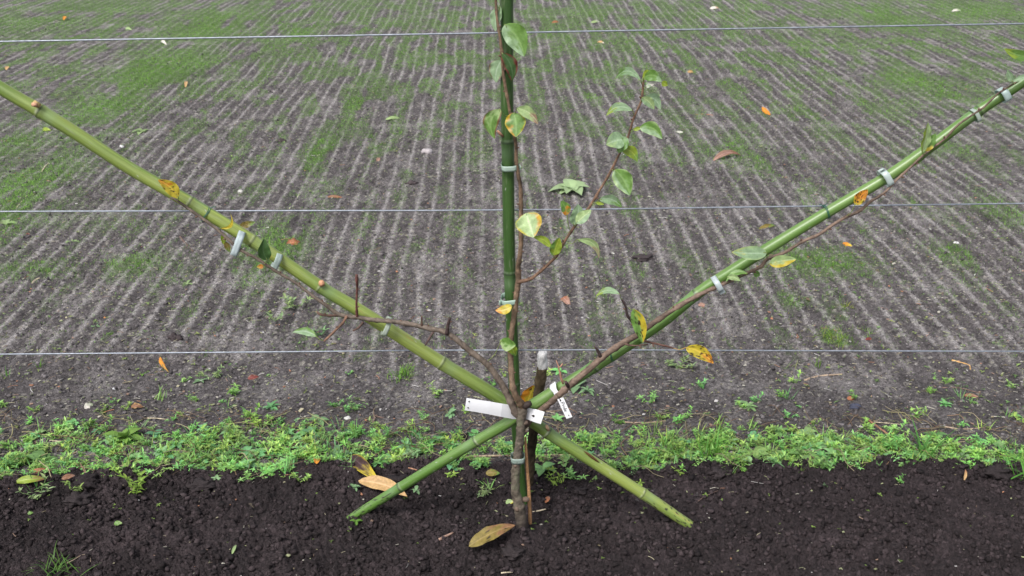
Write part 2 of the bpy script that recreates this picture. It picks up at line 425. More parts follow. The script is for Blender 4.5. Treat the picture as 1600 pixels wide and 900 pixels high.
def tuft(r, nb=20, L=.05, Wd=.003, spread=.012, lean=(0.05, .9), curve=(.1, 1.2)):
    ps = []
    for q in range(nb):
        az = r.random() * 6.28
        v, f, k = blade([r.gauss(0, spread), r.gauss(0, spread * .7), 0], az, r.uniform(*lean), L * r.uniform(.45, 1.1), Wd * r.uniform(.7, 1.2), r.uniform(*curve))
        ps.append((v, f, k * r.uniform(.75, 1.25) * np.array([r.uniform(.85, 1.25), 1, r.uniform(.8, 1.1)])))
    return merge(ps)
def quads(t):                            # all templates use quads
    return t

# ---- weedy verge: chickweed, rosettes, grass; dense, nobody could count it
GREEN = np.array([.27, .41, .115])
Ts = [sprig(random.Random(i), 1.0) for i in range(12)]
Tr = [rosette(random.Random(50 + i), rnd.randint(5, 9), .026, rnd.choice([.3, .45, .6]), (.1, .9), rnd.choice([1.0, 1.4])) for i in range(8)]
Tg = [tuft(random.Random(80 + i), 9, .042, .0026, .008) for i in range(6)]
def verge_density(x, y):
    lo = edge(x) - .022 + .02 * perlin(x * 13, x * 0 + 7.7, 87)
    hi = 2.585 + .035 * np.sin(x * 1.7 + 2.2) + .06 * perlin(x * 3, y * 0 + 1.3, 82) - .035 * np.exp(-((x - .05) / .3) ** 2)
    d = sstep(lo - .01, lo + .03, y) * sstep(hi + .035, hi - .07, y)
    n = fbm(x * 7, y * 9, 83, 3)
    amount = .82 + .4 * sstep(.1, .6, x) + .1 * sstep(-.2, -.5, x) - .32 * np.exp(-((x + .02) / .16) ** 2)
    return np.maximum(d * np.clip(amount - .05 + 1.0 * n + .5 * perlin(x * 26, y * 30, 86), .03, 1), +.03 * sstep(2.22, 2.36, y) * sstep(3.05, 2.65, y))
def verge(tm, n, sc, colvar, name, label, thr=1.0):
    x = (rng.random(n) * 2 - 1) * 2.6; y = 2.24 + rng.random(n) * .80
    k = rng.random(n) < verge_density(x, y) * thr; x, y = x[k], y[k]; n = len(x)
    z = np.maximum(bed_h(x, y, False), field_h(x, y, False)) + .001
    tone = .45 + .62 * (.5 + .5 * perlin(x * 6, y * 8, 84)) + .5 * rng.random(n)
    warm = .62 + .45 * rng.random(n)
    cols = np.stack([GREEN[0] * tone * warm * colvar[0], GREEN[1] * tone * colvar[1], GREEN[2] * tone * colvar[2] * (.8 + .5 * rng.random(n))], 1)
    V, F, K = place(tm, np.stack([x, y, z], 1), sc[0] + (sc[1] - sc[0]) * rng.random(n), rng.random(n) * 6.3, cols, rng.uniform(-.25, .25, n))
    tag(link(name, big_mesh(name, V, F, M_weed, K, False)), label, 'weeds', kind='stuff')
verge(Ts, 9500, (.4, 1.15), (1.05, 1.05, 1.0), 'chickweed', 'low bright green chickweed matting the verge behind the bed')
verge(Tr, 2300, (.4, 1.3), (.85, .9, 1.25), 'leafy_weeds', 'round leaved seedlings mixed into the green verge', .8)
verge(Tg, 2600, (.5, 1.3), (.9, .95, .9), 'verge_grass', 'short grass blades growing among the verge weeds', .8)

x = (rng.random(1100) * 2 - 1) * 2.2; y = edge(x) - .015 + rng.random(1100) * .34; n = 1100
Td = [None] * 8
for i in range(8):
    r = random.Random(700 + i); L = .02 + .03 * r.random()
    pth = [np.array([-L, 0, .004]), np.array([-L * .3, r.uniform(-.3, .3) * L, .004 + .2 * L * r.random()]), np.array([L * .4, r.uniform(-.3, .3) * L, .005 + .3 * L * r.random()]), np.array([L, r.uniform(-.4, .4) * L, .003])]
    v, f, _, _ = tube(catmull(pth, L / 3), .0006 + .0007 * r.random(), 4, cap=False); Td[i] = (v, f, np.ones((len(v), 3)))
pal0 = np.array([[.40, .34, .22], [.26, .17, .11], [.33, .30, .16], [.16, .11, .08]])
V, F, K = place(Td, np.stack([x, y, np.maximum(bed_h(x, y, False), field_h(x, y, False)) + .002 + .010 * rng.random(n)], 1), .4 + .8 * rng.random(n), rng.random(n) * 6.3, pal0[rng.integers(0, 4, n)] * (.5 + .7 * rng.random(n))[:, None], rng.uniform(-.35, .35, n))
tag(link('dry_stalks', big_mesh('dry_stalks', V, F, M_weed, K)), 'dry straw coloured stalks tangled in the green verge', 'litter', kind='stuff')

# ---- fine grass coming up on the field, and tiny seedlings
def mini(r, nb, L, Wd):
    return tuft(r, nb, L, Wd, .006, (.05, .8), (.1, .8))
Tm = []
for i in range(10):
    r = random.Random(200 + i); ps = []
    for q in range(5):
        v, f, k = blade([r.gauss(0, .009), r.gauss(0, .009), -.002], r.random() * 6.28, r.uniform(.05, .9), .02 * r.uniform(.5, 1.2), .0012, r.uniform(.1, .8), 2)
        ps.append((v, f, k * r.uniform(.75, 1.3)))
    Tm.append(merge(ps))
x, y = view_points(260000, 3.0, 11.5, .75, 1.12)
g = green_mask(x, y); k = rng.random(len(x)) < g ** 1.25 + .07; x, y, g = x[k], y[k], g[k]; n = len(x)
tone = (.7 + .6 * rng.random(n)) * (.85 + .3 * perlin(x * 3, y * 2, 91))
cols = np.stack([.16 * tone, .34 * tone, .045 * tone], 1)
sc = (.45 + .65 * g + .25 * rng.random(n))
V, F, K = place(Tm, np.stack([x, y, field_h(x, y) - .001], 1), sc, rng.random(n) * 6.3, cols)
tag(link('sprouting_grass', big_mesh('sprouting_grass', V, F, M_weed, K, False)), 'fine grass sprouting in strips over the field', 'grass', kind='stuff')
Tq = [rosette(random.Random(300 + i), rnd.choice([2, 3, 4, 5]), .011, .5, (.2, .9), 1.3) for i in range(8)]
x, y = view_points(5200, 2.5, 8.5, 1.0, 1.1); n = len(x); tone = .6 + .8 * rng.random(n)
cols = np.stack([.17 * tone * (.8 + .5 * rng.random(n)), .25 * tone, .08 * tone], 1)
V, F, K = place(Tq, np.stack([x, y, field_h(x, y) + .001], 1), .35 + .75 * rng.random(n) ** 2, rng.random(n) * 6.3, cols)
x2 = (rng.random(130) * 2 - 1) * 1.5; y2 = 1.9 + rng.random(130) ** .5 * .46; n2 = 130
c2 = np.array([.17, .26, .06])[None] * (.6 + .7 * rng.random(n2))[:, None]
V2, F2, K2 = place(Tq, np.stack([x2, y2, bed_h(x2, y2) + .001], 1), .3 + .6 * rng.random(n2) ** 2, rng.random(n2) * 6.3, c2)
V, F, K = merge([(V, F, K), (V2, F2, K2)])
tag(link('tiny_seedlings', big_mesh('tiny_seedlings', V, F, M_weed, K, False)), 'tiny two leaved seedlings dotted over field and bed', 'seedlings', kind='stuff')
# ---- litter: straw bits, husks, grit
def straw(r):
    L = .006 + .012 * r.random(); p = [np.array([-L, 0, 0]), np.array([0, r.uniform(-.2, .2) * L, .1 * L]), np.array([L, r.uniform(-.3, .3) * L, 0])]
    v, f, _, _ = tube(catmull(p, L / 2), .0005 + .0006 * r.random(), 4, cap=False); return v, f, np.ones((len(v), 3))
def chip(r):
    L = .003 + .003 * r.random(); w = L * r.uniform(.4, .9)
    V = np.array([[-L, -w, 0], [L, -w * .6, .001], [L * .8, w, .0015], [-L * .7, w * .8, .0005], [-L, -w, .0012], [L, -w * .6, .0022], [L * .8, w, .0027], [-L * .7, w * .8, .0017]])
    return V, np.array([[0, 3, 2, 1], [4, 5, 6, 7], [0, 1, 5, 4], [1, 2, 6, 5], [2, 3, 7, 6], [3, 0, 4, 7]]), np.ones((8, 3))
TL = [straw(random.Random(400 + i)) for i in range(8)] + [chip(random.Random(430 + i)) for i in range(10)]
x, y = view_points(20000, 2.42, 10, 1.0, 1.1)
xb = (rng.random(350) * 2 - 1) * 1.4; yb = 1.85 + rng.random(350) * .5
x = np.concatenate([x, xb]); y = np.concatenate([y, yb]); n = len(x)
pal = np.array([[.42, .40, .34], [.36, .33, .22], [.30, .20, .15], [.34, .36, .20], [.45, .22, .13], [.5, .48, .47], [.24, .20, .12]])
cols = pal[rng.choice(len(pal), n, p=[.22, .18, .12, .18, .05, .10, .15])] * (.5 + .6 * rng.random(n))[:, None]
z = np.where(y < edge(x), bed_h(x, y), field_h(x, y)) + .0012
V, F, K = place(TL, np.stack([x, y, z], 1), (.35 + .65 * rng.random(n) ** 1.5 + .5 * (rng.random(n) < .03)), rng.random(n) * 6.3, cols, rng.uniform(-.3, .3, n))
tag(link('plant_litter', big_mesh('plant_litter', V, F, M_dead, K, False)), 'pale straw bits, husks and grit strewn over the soil', 'litter', kind='stuff')

# ================================================================== BAMBOO
def lerp_list(keys, t):
    return np.interp(t, [k[0] for k in keys], [k[1] for k in keys])
def culm(name, label, path_px, Yf, nodes_px, col_fn, buried_end=True):
    """path_px: (x, y, width px) ; Yf(i-th fraction) -> distance"""
    pts = []
    n = len(path_px)
    for i, (a, b, w) in enumerate(path_px):
        p = P(a, b, Yf(i / (n - 1), a, b)); pts.append(np.append(p, w * mpp(p) / 2))
    pp = catmull(pts, .004); path, rad = pp[:, :3], pp[:, 3].copy()
    s = np.concatenate([[0], np.cumsum(np.linalg.norm(np.diff(path, axis=0), axis=1))])
    ns = []
    for (a, b) in nodes_px:
        q = np.array([P(a, b, pth[1]) for pth in path[::6]]); j = np.argmin(np.linalg.norm(q - path[::6], axis=1)) * 6
        ns.append(s[min(j, len(s) - 1)])
    nd = np.full(len(s), 9.0)
    for v in ns:
        d = s - v
        rad *= 1 + .07 * np.exp(-(d / .009) ** 2) + .05 * np.exp(-((d - .002) / .0028) ** 2) - .05 * np.exp(-((d + .0045) / .0022) ** 2)
        nd = np.where(np.abs(d) < np.abs(nd), d, nd)
    V, F, UV, _ = tube(path, rad, 40)
    ang = np.append(np.tile(np.arange(40) / 40 * 2 * np.pi, len(path)), [0, 0])
    ss = np.append(np.repeat(s, 40), [s[0], s[-1]]); dd = np.append(np.repeat(nd, 40), [9, 9])
    K = col_fn(ss, ang, dd)
    root = path[-1]
    g = Geo(); g.add(V, F, K, UV)
    o = g.build(name, M_culm, None, root)
    tag(o, label, 'bamboo pole', 'bamboo poles fanned out behind the young tree')
    return o, path, rad, root
def bcol(base, base2, scar=.3, seed=0, ring=(.42, .43, .33), dirt_end=None):
    base = np.array(base); base2 = np.array(base2)
    def f(s, a, d):
        n = fbm(s * 3 + seed, np.cos(a) * .6 + seed, 101, 3)
        c = base[None] * (1 - sstep(-.5, .7, n))[:, None] + base2[None] * sstep(-.5, .7, n)[:, None]
        st = fbm(s * 9 + seed, a * 2.2, 102 + seed, 4)
        m = sstep(.55, .85, st) * scar * sstep(.0, .4, perlin(s * 2.2 + seed * 2.3, a * .5, 104) + .1)
        c = c * (1 - m[:, None]) + np.array([.36, .19, .06])[None] * m[:, None]
        rg = np.exp(-((d + .0035) / .0015) ** 2) * (.3 + .5 * perlin(a * 2, s * 50, 105)); rg = np.clip(rg, 0, 1)
        c = c * (1 - rg[:, None]) + np.array(ring)[None] * rg[:, None]
        dk = np.exp(-((d - .0005) / .0014) ** 2) * .8
        lg = fbm(s * 1.6 + seed * 5, a * 3.5, 171 + seed, 4); c = c * (1 + .22 * lg + .10 * perlin(s * 6, a * 14, 172))[:, None]   # streaks along the culm
        gy = sstep(.35, .9, fbm(s * 22, a * 3 + seed, 173, 3)) * .3; c = c * (1 - gy[:, None]) + np.array([.24, .26, .18])[None] * gy[:, None]
        c = c * (1 - dk[:, None])
        bl = np.exp(-((d - .02) / .016) ** 2) * .3                # waxy bloom under a node
        c = c * (1 - bl[:, None]) + np.array([.16, .26, .14])[None] * bl[:, None]
        sp = (perlin(s * 260, a * 9, 106 + seed) > .8) & (perlin(s * 5, a, 107) > -.1)
        c = np.where(sp[:, None], c * .35 + .25, c)
        if dirt_end is not None:
            t = s.max() - s
            ms = (perlin(s * 95, a * 2.6, 108) + .7 * np.exp(-t / .07) > .42 + t * .9) & (t < dirt_end)
            c = np.where(ms[:, None], [.02, .016, .015], c)
        return c
    return f
left_px = [(-420, -118, 22), (-200, 15, 22), (0, 137, 21), (60, 172, 22), (120, 209, 21), (200, 261, 20.5), (292, 314, 21), (400, 380, 20), (502, 449, 20), (560, 484, 20.5), (690, 567, 21), (780, 622, 21), (859, 678, 18.5), (910, 711, 18.5), (1007, 773, 17.5), (1050, 802, 16.5), (1092, 830, 15), (1112, 843, 13)]
def YL(t, a, b): return 2.165 - .030 * np.clip((a - 800) / 300, 0, 1)
bamboo_left, pathL, radL, rootL = culm('bamboo_pole', 'yellowish green bamboo pole slanting from upper left down to the soil right of the tree', left_px, YL,
     [(-180, 26), (60, 172), (292, 314), (400, 380), (502, 449), (690, 566), (859, 678), (1007, 773)], bcol((.225, .28, .065), (.12, .19, .04), .9, 3, dirt_end=.2))
right_px = [(2050, -178, 14), (1800, -12, 15), (1600, 127, 16), (1530, 173, 17), (1450, 232, 18), (1382, 279, 18), (1292, 332, 17.5), (1200, 388, 18), (1120, 438, 18), (1088, 460, 18), (1040, 499, 18.5), (1000, 527, 18), (960, 553, 18), (900, 591, 19), (850, 622, 19.5), (820, 641, 19), (792, 661, 18), (748, 687, 17), (680, 728, 16), (620, 765, 15.5), (570, 796, 14.5), (545, 812, 12.5), (528, 823, 11)]
def YR(t, a, b): return 2.125 + .045 * np.clip((800 - a) / 260, 0, 1) + .0 * a
bamboo_right, pathR, radR, rootR = culm('bamboo_pole', 'mid green bamboo pole slanting from upper right down to the soil left of the tree', right_px, YR,
     [(1790, -5), (1525, 176), (1088, 461), (926, 574), (749, 686), (620, 765)], bcol((.085, .175, .032), (.125, .215, .055), .12, 7, dirt_end=.2))
vert_px = [(787, -420, 22), (790, -200, 21.5), (792, 0, 20.5), (792, 130, 20), (793.5, 225, 20), (795, 350, 18.5), (797, 440, 18.5), (801, 540, 18), (804, 610, 17.5), (807, 660, 17), (813, 740, 15), (819, 792, 14), (822, 812, 13)]
def YV(t, a, b): return 2.195 if b < 600 else 2.195 + .02 * (b - 600) / 200
bamboo_vert, pathV, radV, rootV = culm('bamboo_pole', 'dark green upright bamboo pole standing behind the trunk', vert_px, YV,
     [(791, -150), (793, 216), (796, 421), (803, 603)], bcol((.030, .072, .016), (.042, .092, .022), .03, 13, ring=(.25, .30, .22)))
def knob(parent, root, px, py, Y, ang, L, w, col, label=None):
    p = P(px, py, Y); m = mpp(p); d = np.array([math.cos(ang), -.35, math.sin(ang)]); d /= np.linalg.norm(d)
    V, F, UV, s = tube([p, p + d * L * m * .5, p + d * L * m], [w * m / 2, w * m / 2 * 1.1, w * m / 2 * .85], 12, .15, 3)
    K = np.tile(np.array(col), (len(V), 1)) * (.85 + .3 * rng.random((len(V), 1)))
    g = Geo(); g.add(V, F, K, UV); o = g.build('branch_stub', M_bark, parent, root)
    if label: o['label'] = label
    return o
knob(bamboo_left, rootL, 62, 166, 2.15, 2.3, 11, 8, (.42, .30, .13)); knob(bamboo_left, rootL, 58, 164, 2.145, 2.9, 8, 7, (.5, .28, .18))
knob(bamboo_left, rootL, 503, 445, 2.15, 1.6, 7, 9, (.5, .26, .15))
knob(bamboo_left, rootL, 857, 672, 2.145, 1.9, 11, 5, (.48, .32, .2))
knob(bamboo_vert, rootV, 786, 213, 2.185, 2.3, 14, 4, (.40, .22, .15))
# the long weathered split in the lower part of the left pole
g = Geo()
a, b = P(912, 704, YL(0, 912, 704)), P(936, 722, YL(0, 936, 722)); m = mpp(a)
vv, ff, uu, _ = tube(catmull([a + [0, -.0095, .002], (a + b) / 2 + [0.0, -.0105, .002], b + [0, -.0095, .002]], .003), [.0006] + [.0030] * 0 + [.003], 10) if False else tube(np.linspace(a + [0, -.0098, .0045], b + [0, -.0098, .0045], 9), np.array([.0004, .0016, .0024, .0028, .003, .0028, .0025, .0018, .0004]), 10)
g.add(vv, ff, np.tile([.09, .045, .018], (len(vv), 1)), uu); g.build('split', M_wood, bamboo_left, rootL)

# ================================================================== TREE
TREE_Y = 2.10
root_t = on_ground(816, 842); root_t[1] = max(root_t[1], 2.08)
tree = empty('pear_tree', root_t, 'young fan trained pear tree with three brown branches and a few autumn leaves', 'tree')
BARK = np.array([.135, .092, .066])
def limb(name, pts, parent, mat_=M_bark, col=BARK, step=.004, sides=16, rough=.15, seed=1, extra=None, moss=0):
    """pts: (px, py, Y, width px)"""
    q = []
    for a, b, Y, w in pts:
        p = P(a, b, Y); q.append(np.append(p, w * mpp(p) / 2))
    pp = catmull(q, step); path, rad = pp[:, :3], pp[:, 3].copy()
    s = np.concatenate([[0], np.cumsum(np.linalg.norm(np.diff(path, axis=0), axis=1))])
    r = random.Random(seed)
    v = .02
    while v < s[-1]:                       # buds and old leaf scars swell the wood
        rad *= 1 + r.uniform(.12, .3) * (.35 if name == 'trunk' else 1) * np.exp(-((s - v) / .0035) ** 2); v += r.uniform(.025, .055)
    V, F, UV, _ = tube(path, rad, sides, rough, seed)
    n = fbm(V[:, 0] * 30 + seed, V[:, 2] * 30, 111, 4); n2 = perlin(V[:, 0] * 220, V[:, 2] * 220 + V[:, 1] * 90, 112)
    K = np.array(col)[None] * (1 + .5 * n + .45 * n2)[:, None]
    if moss: K = K * (1 - (moss * sstep(0, .6, n))[:, None]) + np.array([.11, .12, .075])[None] * (moss * sstep(0, .6, n))[:, None]
    if name == 'trunk':                    # soil splashed on the foot
        dirt = sstep(.085, .02, V[:, 2] + .02 * n)[:, None]; K = K * (1 - dirt) + np.array([.035, .026, .026])[None] * dirt
    g = Geo(); g.add(V, F, np.clip(K, .01, 1), UV)
    v = .03
    T = np.gradient(path, axis=0)
    while v < s[-1] - .01:                 # small pointed buds
        j = np.searchsorted(s, v); t = T[j] / np.linalg.norm(T[j]); sd = np.cross(t, [0, 1, 0]); sd /= np.linalg.norm(sd)
        sgn = r.choice([-1, 1]); d = sd * sgn * .8 + np.array([0, -.4, 0]) + t * .5; R = rad[j]
        L = .0045 + .003 * r.random(); bw = .0018
        p0 = path[j] + sd * sgn * R * .6
        vv, ff, uu, _ = tube([p0, p0 + d * L * .5, p0 + d * L * .8, p0 + d * L], [bw, bw, bw * .7, .0003], 8)
        g.add(vv, ff, np.tile([.13, .075, .055], (len(vv), 1)), uu); v += r.uniform(.04, .08)
    if extra: extra(g)
    o = g.build(name, mat_, parent, root_t)
    return o, path
def trunk_extra(g):
    for (a, b, Y, w, d, L) in [(822, 633, 2.095, 13, (1, -.2, .55), 9), (806, 727, 2.085, 7, (-.4, -1, .2), 5), (818, 661, 2.10, 10, (1, -.1, .35), 7), (813, 699, 2.088, 5, (.2, -1, .3), 4), (821, 780, 2.09, 9, (1, -.3, .1), 6), (808, 795, 2.08, 9, (-.8, -.6, 0), 4)]:
        p = P(a, b, Y); m = mpp(p); d = np.array(d, float); d /= np.linalg.norm(d)
        vv, ff, uu, _ = tube([p - d * L * m * .6, p, p + d * L * m * .4, p + d * L * m], np.array([.8, 1, .95, .55]) * w * m / 2, 12, .25, int(a))
        dk = (a == 822)
        g.add(vv, ff, np.tile([.035, .024, .02] if dk else [.12, .085, .065], (len(vv), 1)), uu)
trunk, _ = limb('trunk', [(817, 862, 2.085, 23), (816, 843, 2.088, 19), (815.5, 828, 2.09, 17.5), (813.5, 806, 2.09, 18), (811, 790, 2.09, 17.5), (806, 769, 2.09, 14), (805.5, 740, 2.09, 13.5), (808.5, 715, 2.09, 13.5), (812, 690, 2.095, 13.5), (814, 662, 2.10, 14), (815, 645, 2.10, 16), (816, 632, 2.10, 14)], tree,
                col=(.115, .095, .074), step=.003, sides=30, rough=.12, seed=5, extra=trunk_extra, moss=.55)
lbr, pL = limb('branch', [(814, 652, 2.102, 11), (806, 645, 2.10, 12), (799, 630, 2.098, 11.5), (792, 615, 2.097, 10.5), (780, 594, 2.096, 10), (762, 570, 2.096, 9.5), (735, 549, 2.10, 9), (700, 521, 2.105, 8.5), (670, 513, 2.11, 8), (637, 506, 2.115, 7.5), (612, 502, 2.12, 7), (585, 500, 2.13, 7), (560, 496, 2.135, 6.5), (540, 494, 2.135, 7), (525, 489, 2.135, 6.5), (510, 477, 2.135, 6), (492, 465, 2.135, 5), (462, 442, 2.14, 4.5), (430, 423, 2.135, 4.6), (400, 403, 2.135, 4.6), (374, 389, 2.135, 4.8), (340, 359, 2.135, 4.6), (316, 341, 2.135, 4.4), (296, 327, 2.135, 4), (275, 312, 2.135, 3.4), (267, 309, 2.142, 2)], tree, col=(.125, .098, .078), seed=7)
rbr, pR = limb('branch', [(817, 668, 2.125, 11), (832, 652, 2.118, 10), (848, 639, 2.105, 10), (866, 624, 2.095, 9.5), (890, 602, 2.093, 10), (920, 577, 2.093, 10), (945, 555, 2.093, 10), (975, 535, 2.093, 9.5), (997, 523, 2.093, 9), (1015, 509, 2.093, 8.5), (1050, 485, 2.095, 7.5), (1075, 470, 2.097, 7.5), (1102, 456, 2.10, 6.5), (1118, 449, 2.10, 6.5), (1136, 441, 2.10, 6), (1164, 428, 2.11, 5.5), (1188, 417, 2.11, 5.5), (1200, 404, 2.11, 5.5), (1225, 395, 2.11, 5), (1255, 377, 2.11, 4.8), (1280, 366, 2.11, 5), (1300, 352, 2.11, 4.8), (1320, 340, 2.11, 4.8), (1342, 330, 2.105, 5), (1360, 315, 2.105, 4.2), (1382, 301, 2.10, 4), (1400, 282, 2.10, 3.8), (1425, 259, 2.10, 3.6), (1448, 238, 2.10, 3.6), (1476, 217, 2.105, 3.6), (1496, 196, 2.105, 3.4), (1520, 179, 2.105, 3), (1538, 167, 2.105, 3), (1556, 149, 2.105, 3), (1572, 138, 2.105, 2.8), (1600, 121, 2.105, 2.6), (1650, 90, 2.105, 2.2), (1690, 62, 2.105, 1.6)], tree, col=(.14, .098, .075), seed=9)
led, pC = limb('branch', [(817, 640, 2.10, 12), (813, 630, 2.095, 11.5), (806, 618, 2.09, 11), (801.5, 606, 2.095, 9.5), (799.5, 586, 2.11, 9), (798, 560, 2.13, 9), (797.5, 540, 2.14, 9), (800, 515, 2.15, 8.5), (804, 487, 2.16, 8.5), (807, 462, 2.165, 8.5), (810, 437, 2.17, 9), (809.5, 418, 2.17, 8), (812, 402, 2.17, 7), (814, 380, 2.175, 7), (814, 350, 2.175, 6.5), (814, 320, 2.175, 6.3), (813, 290, 2.175, 6), (810, 275, 2.175, 6), (806.5, 250, 2.175, 5.5), (806, 225, 2.172, 5.2), (800, 195, 2.165, 4.8), (795, 165, 2.165, 4.8), (790, 137, 2.165, 5), (786, 112, 2.165, 4.5), (784, 82, 2.165, 5), (781, 57, 2.17, 4.5), (777, 32, 2.175, 4.2), (775, 7, 2.18, 4.2), (774, -40, 2.18, 3.6), (776, -110, 2.18, 2.8), (777, -170, 2.18, 1.8)], tree, col=(.135, .09, .058), seed=11)
shoot, pS = limb('side_shoot', [(809, 441, 2.168, 6.5), (818, 439, 2.16, 6), (832, 434, 2.15, 5), (850, 419, 2.14, 4.8), (870, 399, 2.13, 4.6), (878, 384, 2.125, 4.4), (897, 355, 2.12, 4.4), (922, 322, 2.115, 4.6), (937, 297, 2.11, 4), (952, 272, 2.11, 4), (965, 246, 2.11, 3.6), (980, 217, 2.11, 3.6), (990, 185, 2.11, 3.6), (1002, 157, 2.11, 3.4), (1005, 130, 2.11, 3.4), (1006, 124, 2.11, 2)], led, col=(.15, .09, .06), seed=13)
def twig(pts, parent, col=(.12, .072, .055), seed=1):
    return limb('twig', pts, parent, col=col, seed=seed, sides=8, step=.004, rough=.08)[0]
twig([(558, 496, 2.135, 5), (557, 475, 2.12, 3.5), (558, 450, 2.11, 3.5), (557.5, 437, 2.105, 5), (557, 429, 2.105, 4)], lbr, (.14, .06, .05), 21)
twig([(528, 493, 2.135, 4.5), (512, 493, 2.12, 3.6), (500, 491, 2.115, 4.6), (495, 487, 2.115, 2.5)], lbr, seed=22)
twig([(542, 494, 2.13, 5), (535, 505, 2.12, 3.5), (524, 516, 2.11, 3.8), (514, 526, 2.105, 3.8), (506, 533, 2.10, 3)], lbr, (.16, .09, .06), 23)
twig([(568, 503, 2.12, 3.5), (560, 512, 2.11, 3), (551, 517, 2.105, 2.8)], lbr, seed=24)
twig([(698, 522, 2.10, 7), (700, 508, 2.095, 5), (703, 497, 2.09, 5)], lbr, (.06, .04, .038), 25)
twig([(677, 519, 2.10, 4.5), (670, 530, 2.09, 3.5), (664, 540, 2.085, 2.5)], lbr, (.07, .045, .04), 26)
twig([(659, 509, 2.11, 4), (659, 500, 2.105, 2.6), (659, 494, 2.10, 2.4)], lbr, seed=27)
twig([(938, 557, 2.09, 6), (934, 548, 2.085, 4.5), (929, 541, 2.08, 3.2)], rbr, (.06, .04, .038), 28)
twig([(998, 521, 2.088, 4.5), (987, 503, 2.075, 3.4), (980, 492, 2.07, 4.4), (978, 480, 2.07, 3.4), (972, 468, 2.07, 4)], rbr, (.05, .034, .034), 29)
twig([(1000, 527, 2.08, 3.6), (1006, 532, 2.07, 3.4), (1020, 536, 2.065, 3.2), (1038, 540, 2.06, 3), (1052, 544, 2.06, 3)], rbr, (.12, .06, .045), 30)
twig([(975, 537, 2.09, 4), (990, 540, 2.08, 2.6), (1013, 538, 2.08, 2)], rbr, seed=31)
twig([(888, 604, 2.088, 6), (884, 597, 2.08, 5)], rbr, (.05, .03, .03), 32)
twig([(872, 573, 2.10, 2), (875, 582, 2.095, 3), (877, 592, 2.09, 3.5), (880, 600, 2.09, 3)], rbr, (.22, .12, .08), 33)
twig([(869, 563, 2.10, 1.6), (874, 574, 2.09, 2.2), (879, 568, 2.09, 2)], rbr, (.24, .13, .09), 34)

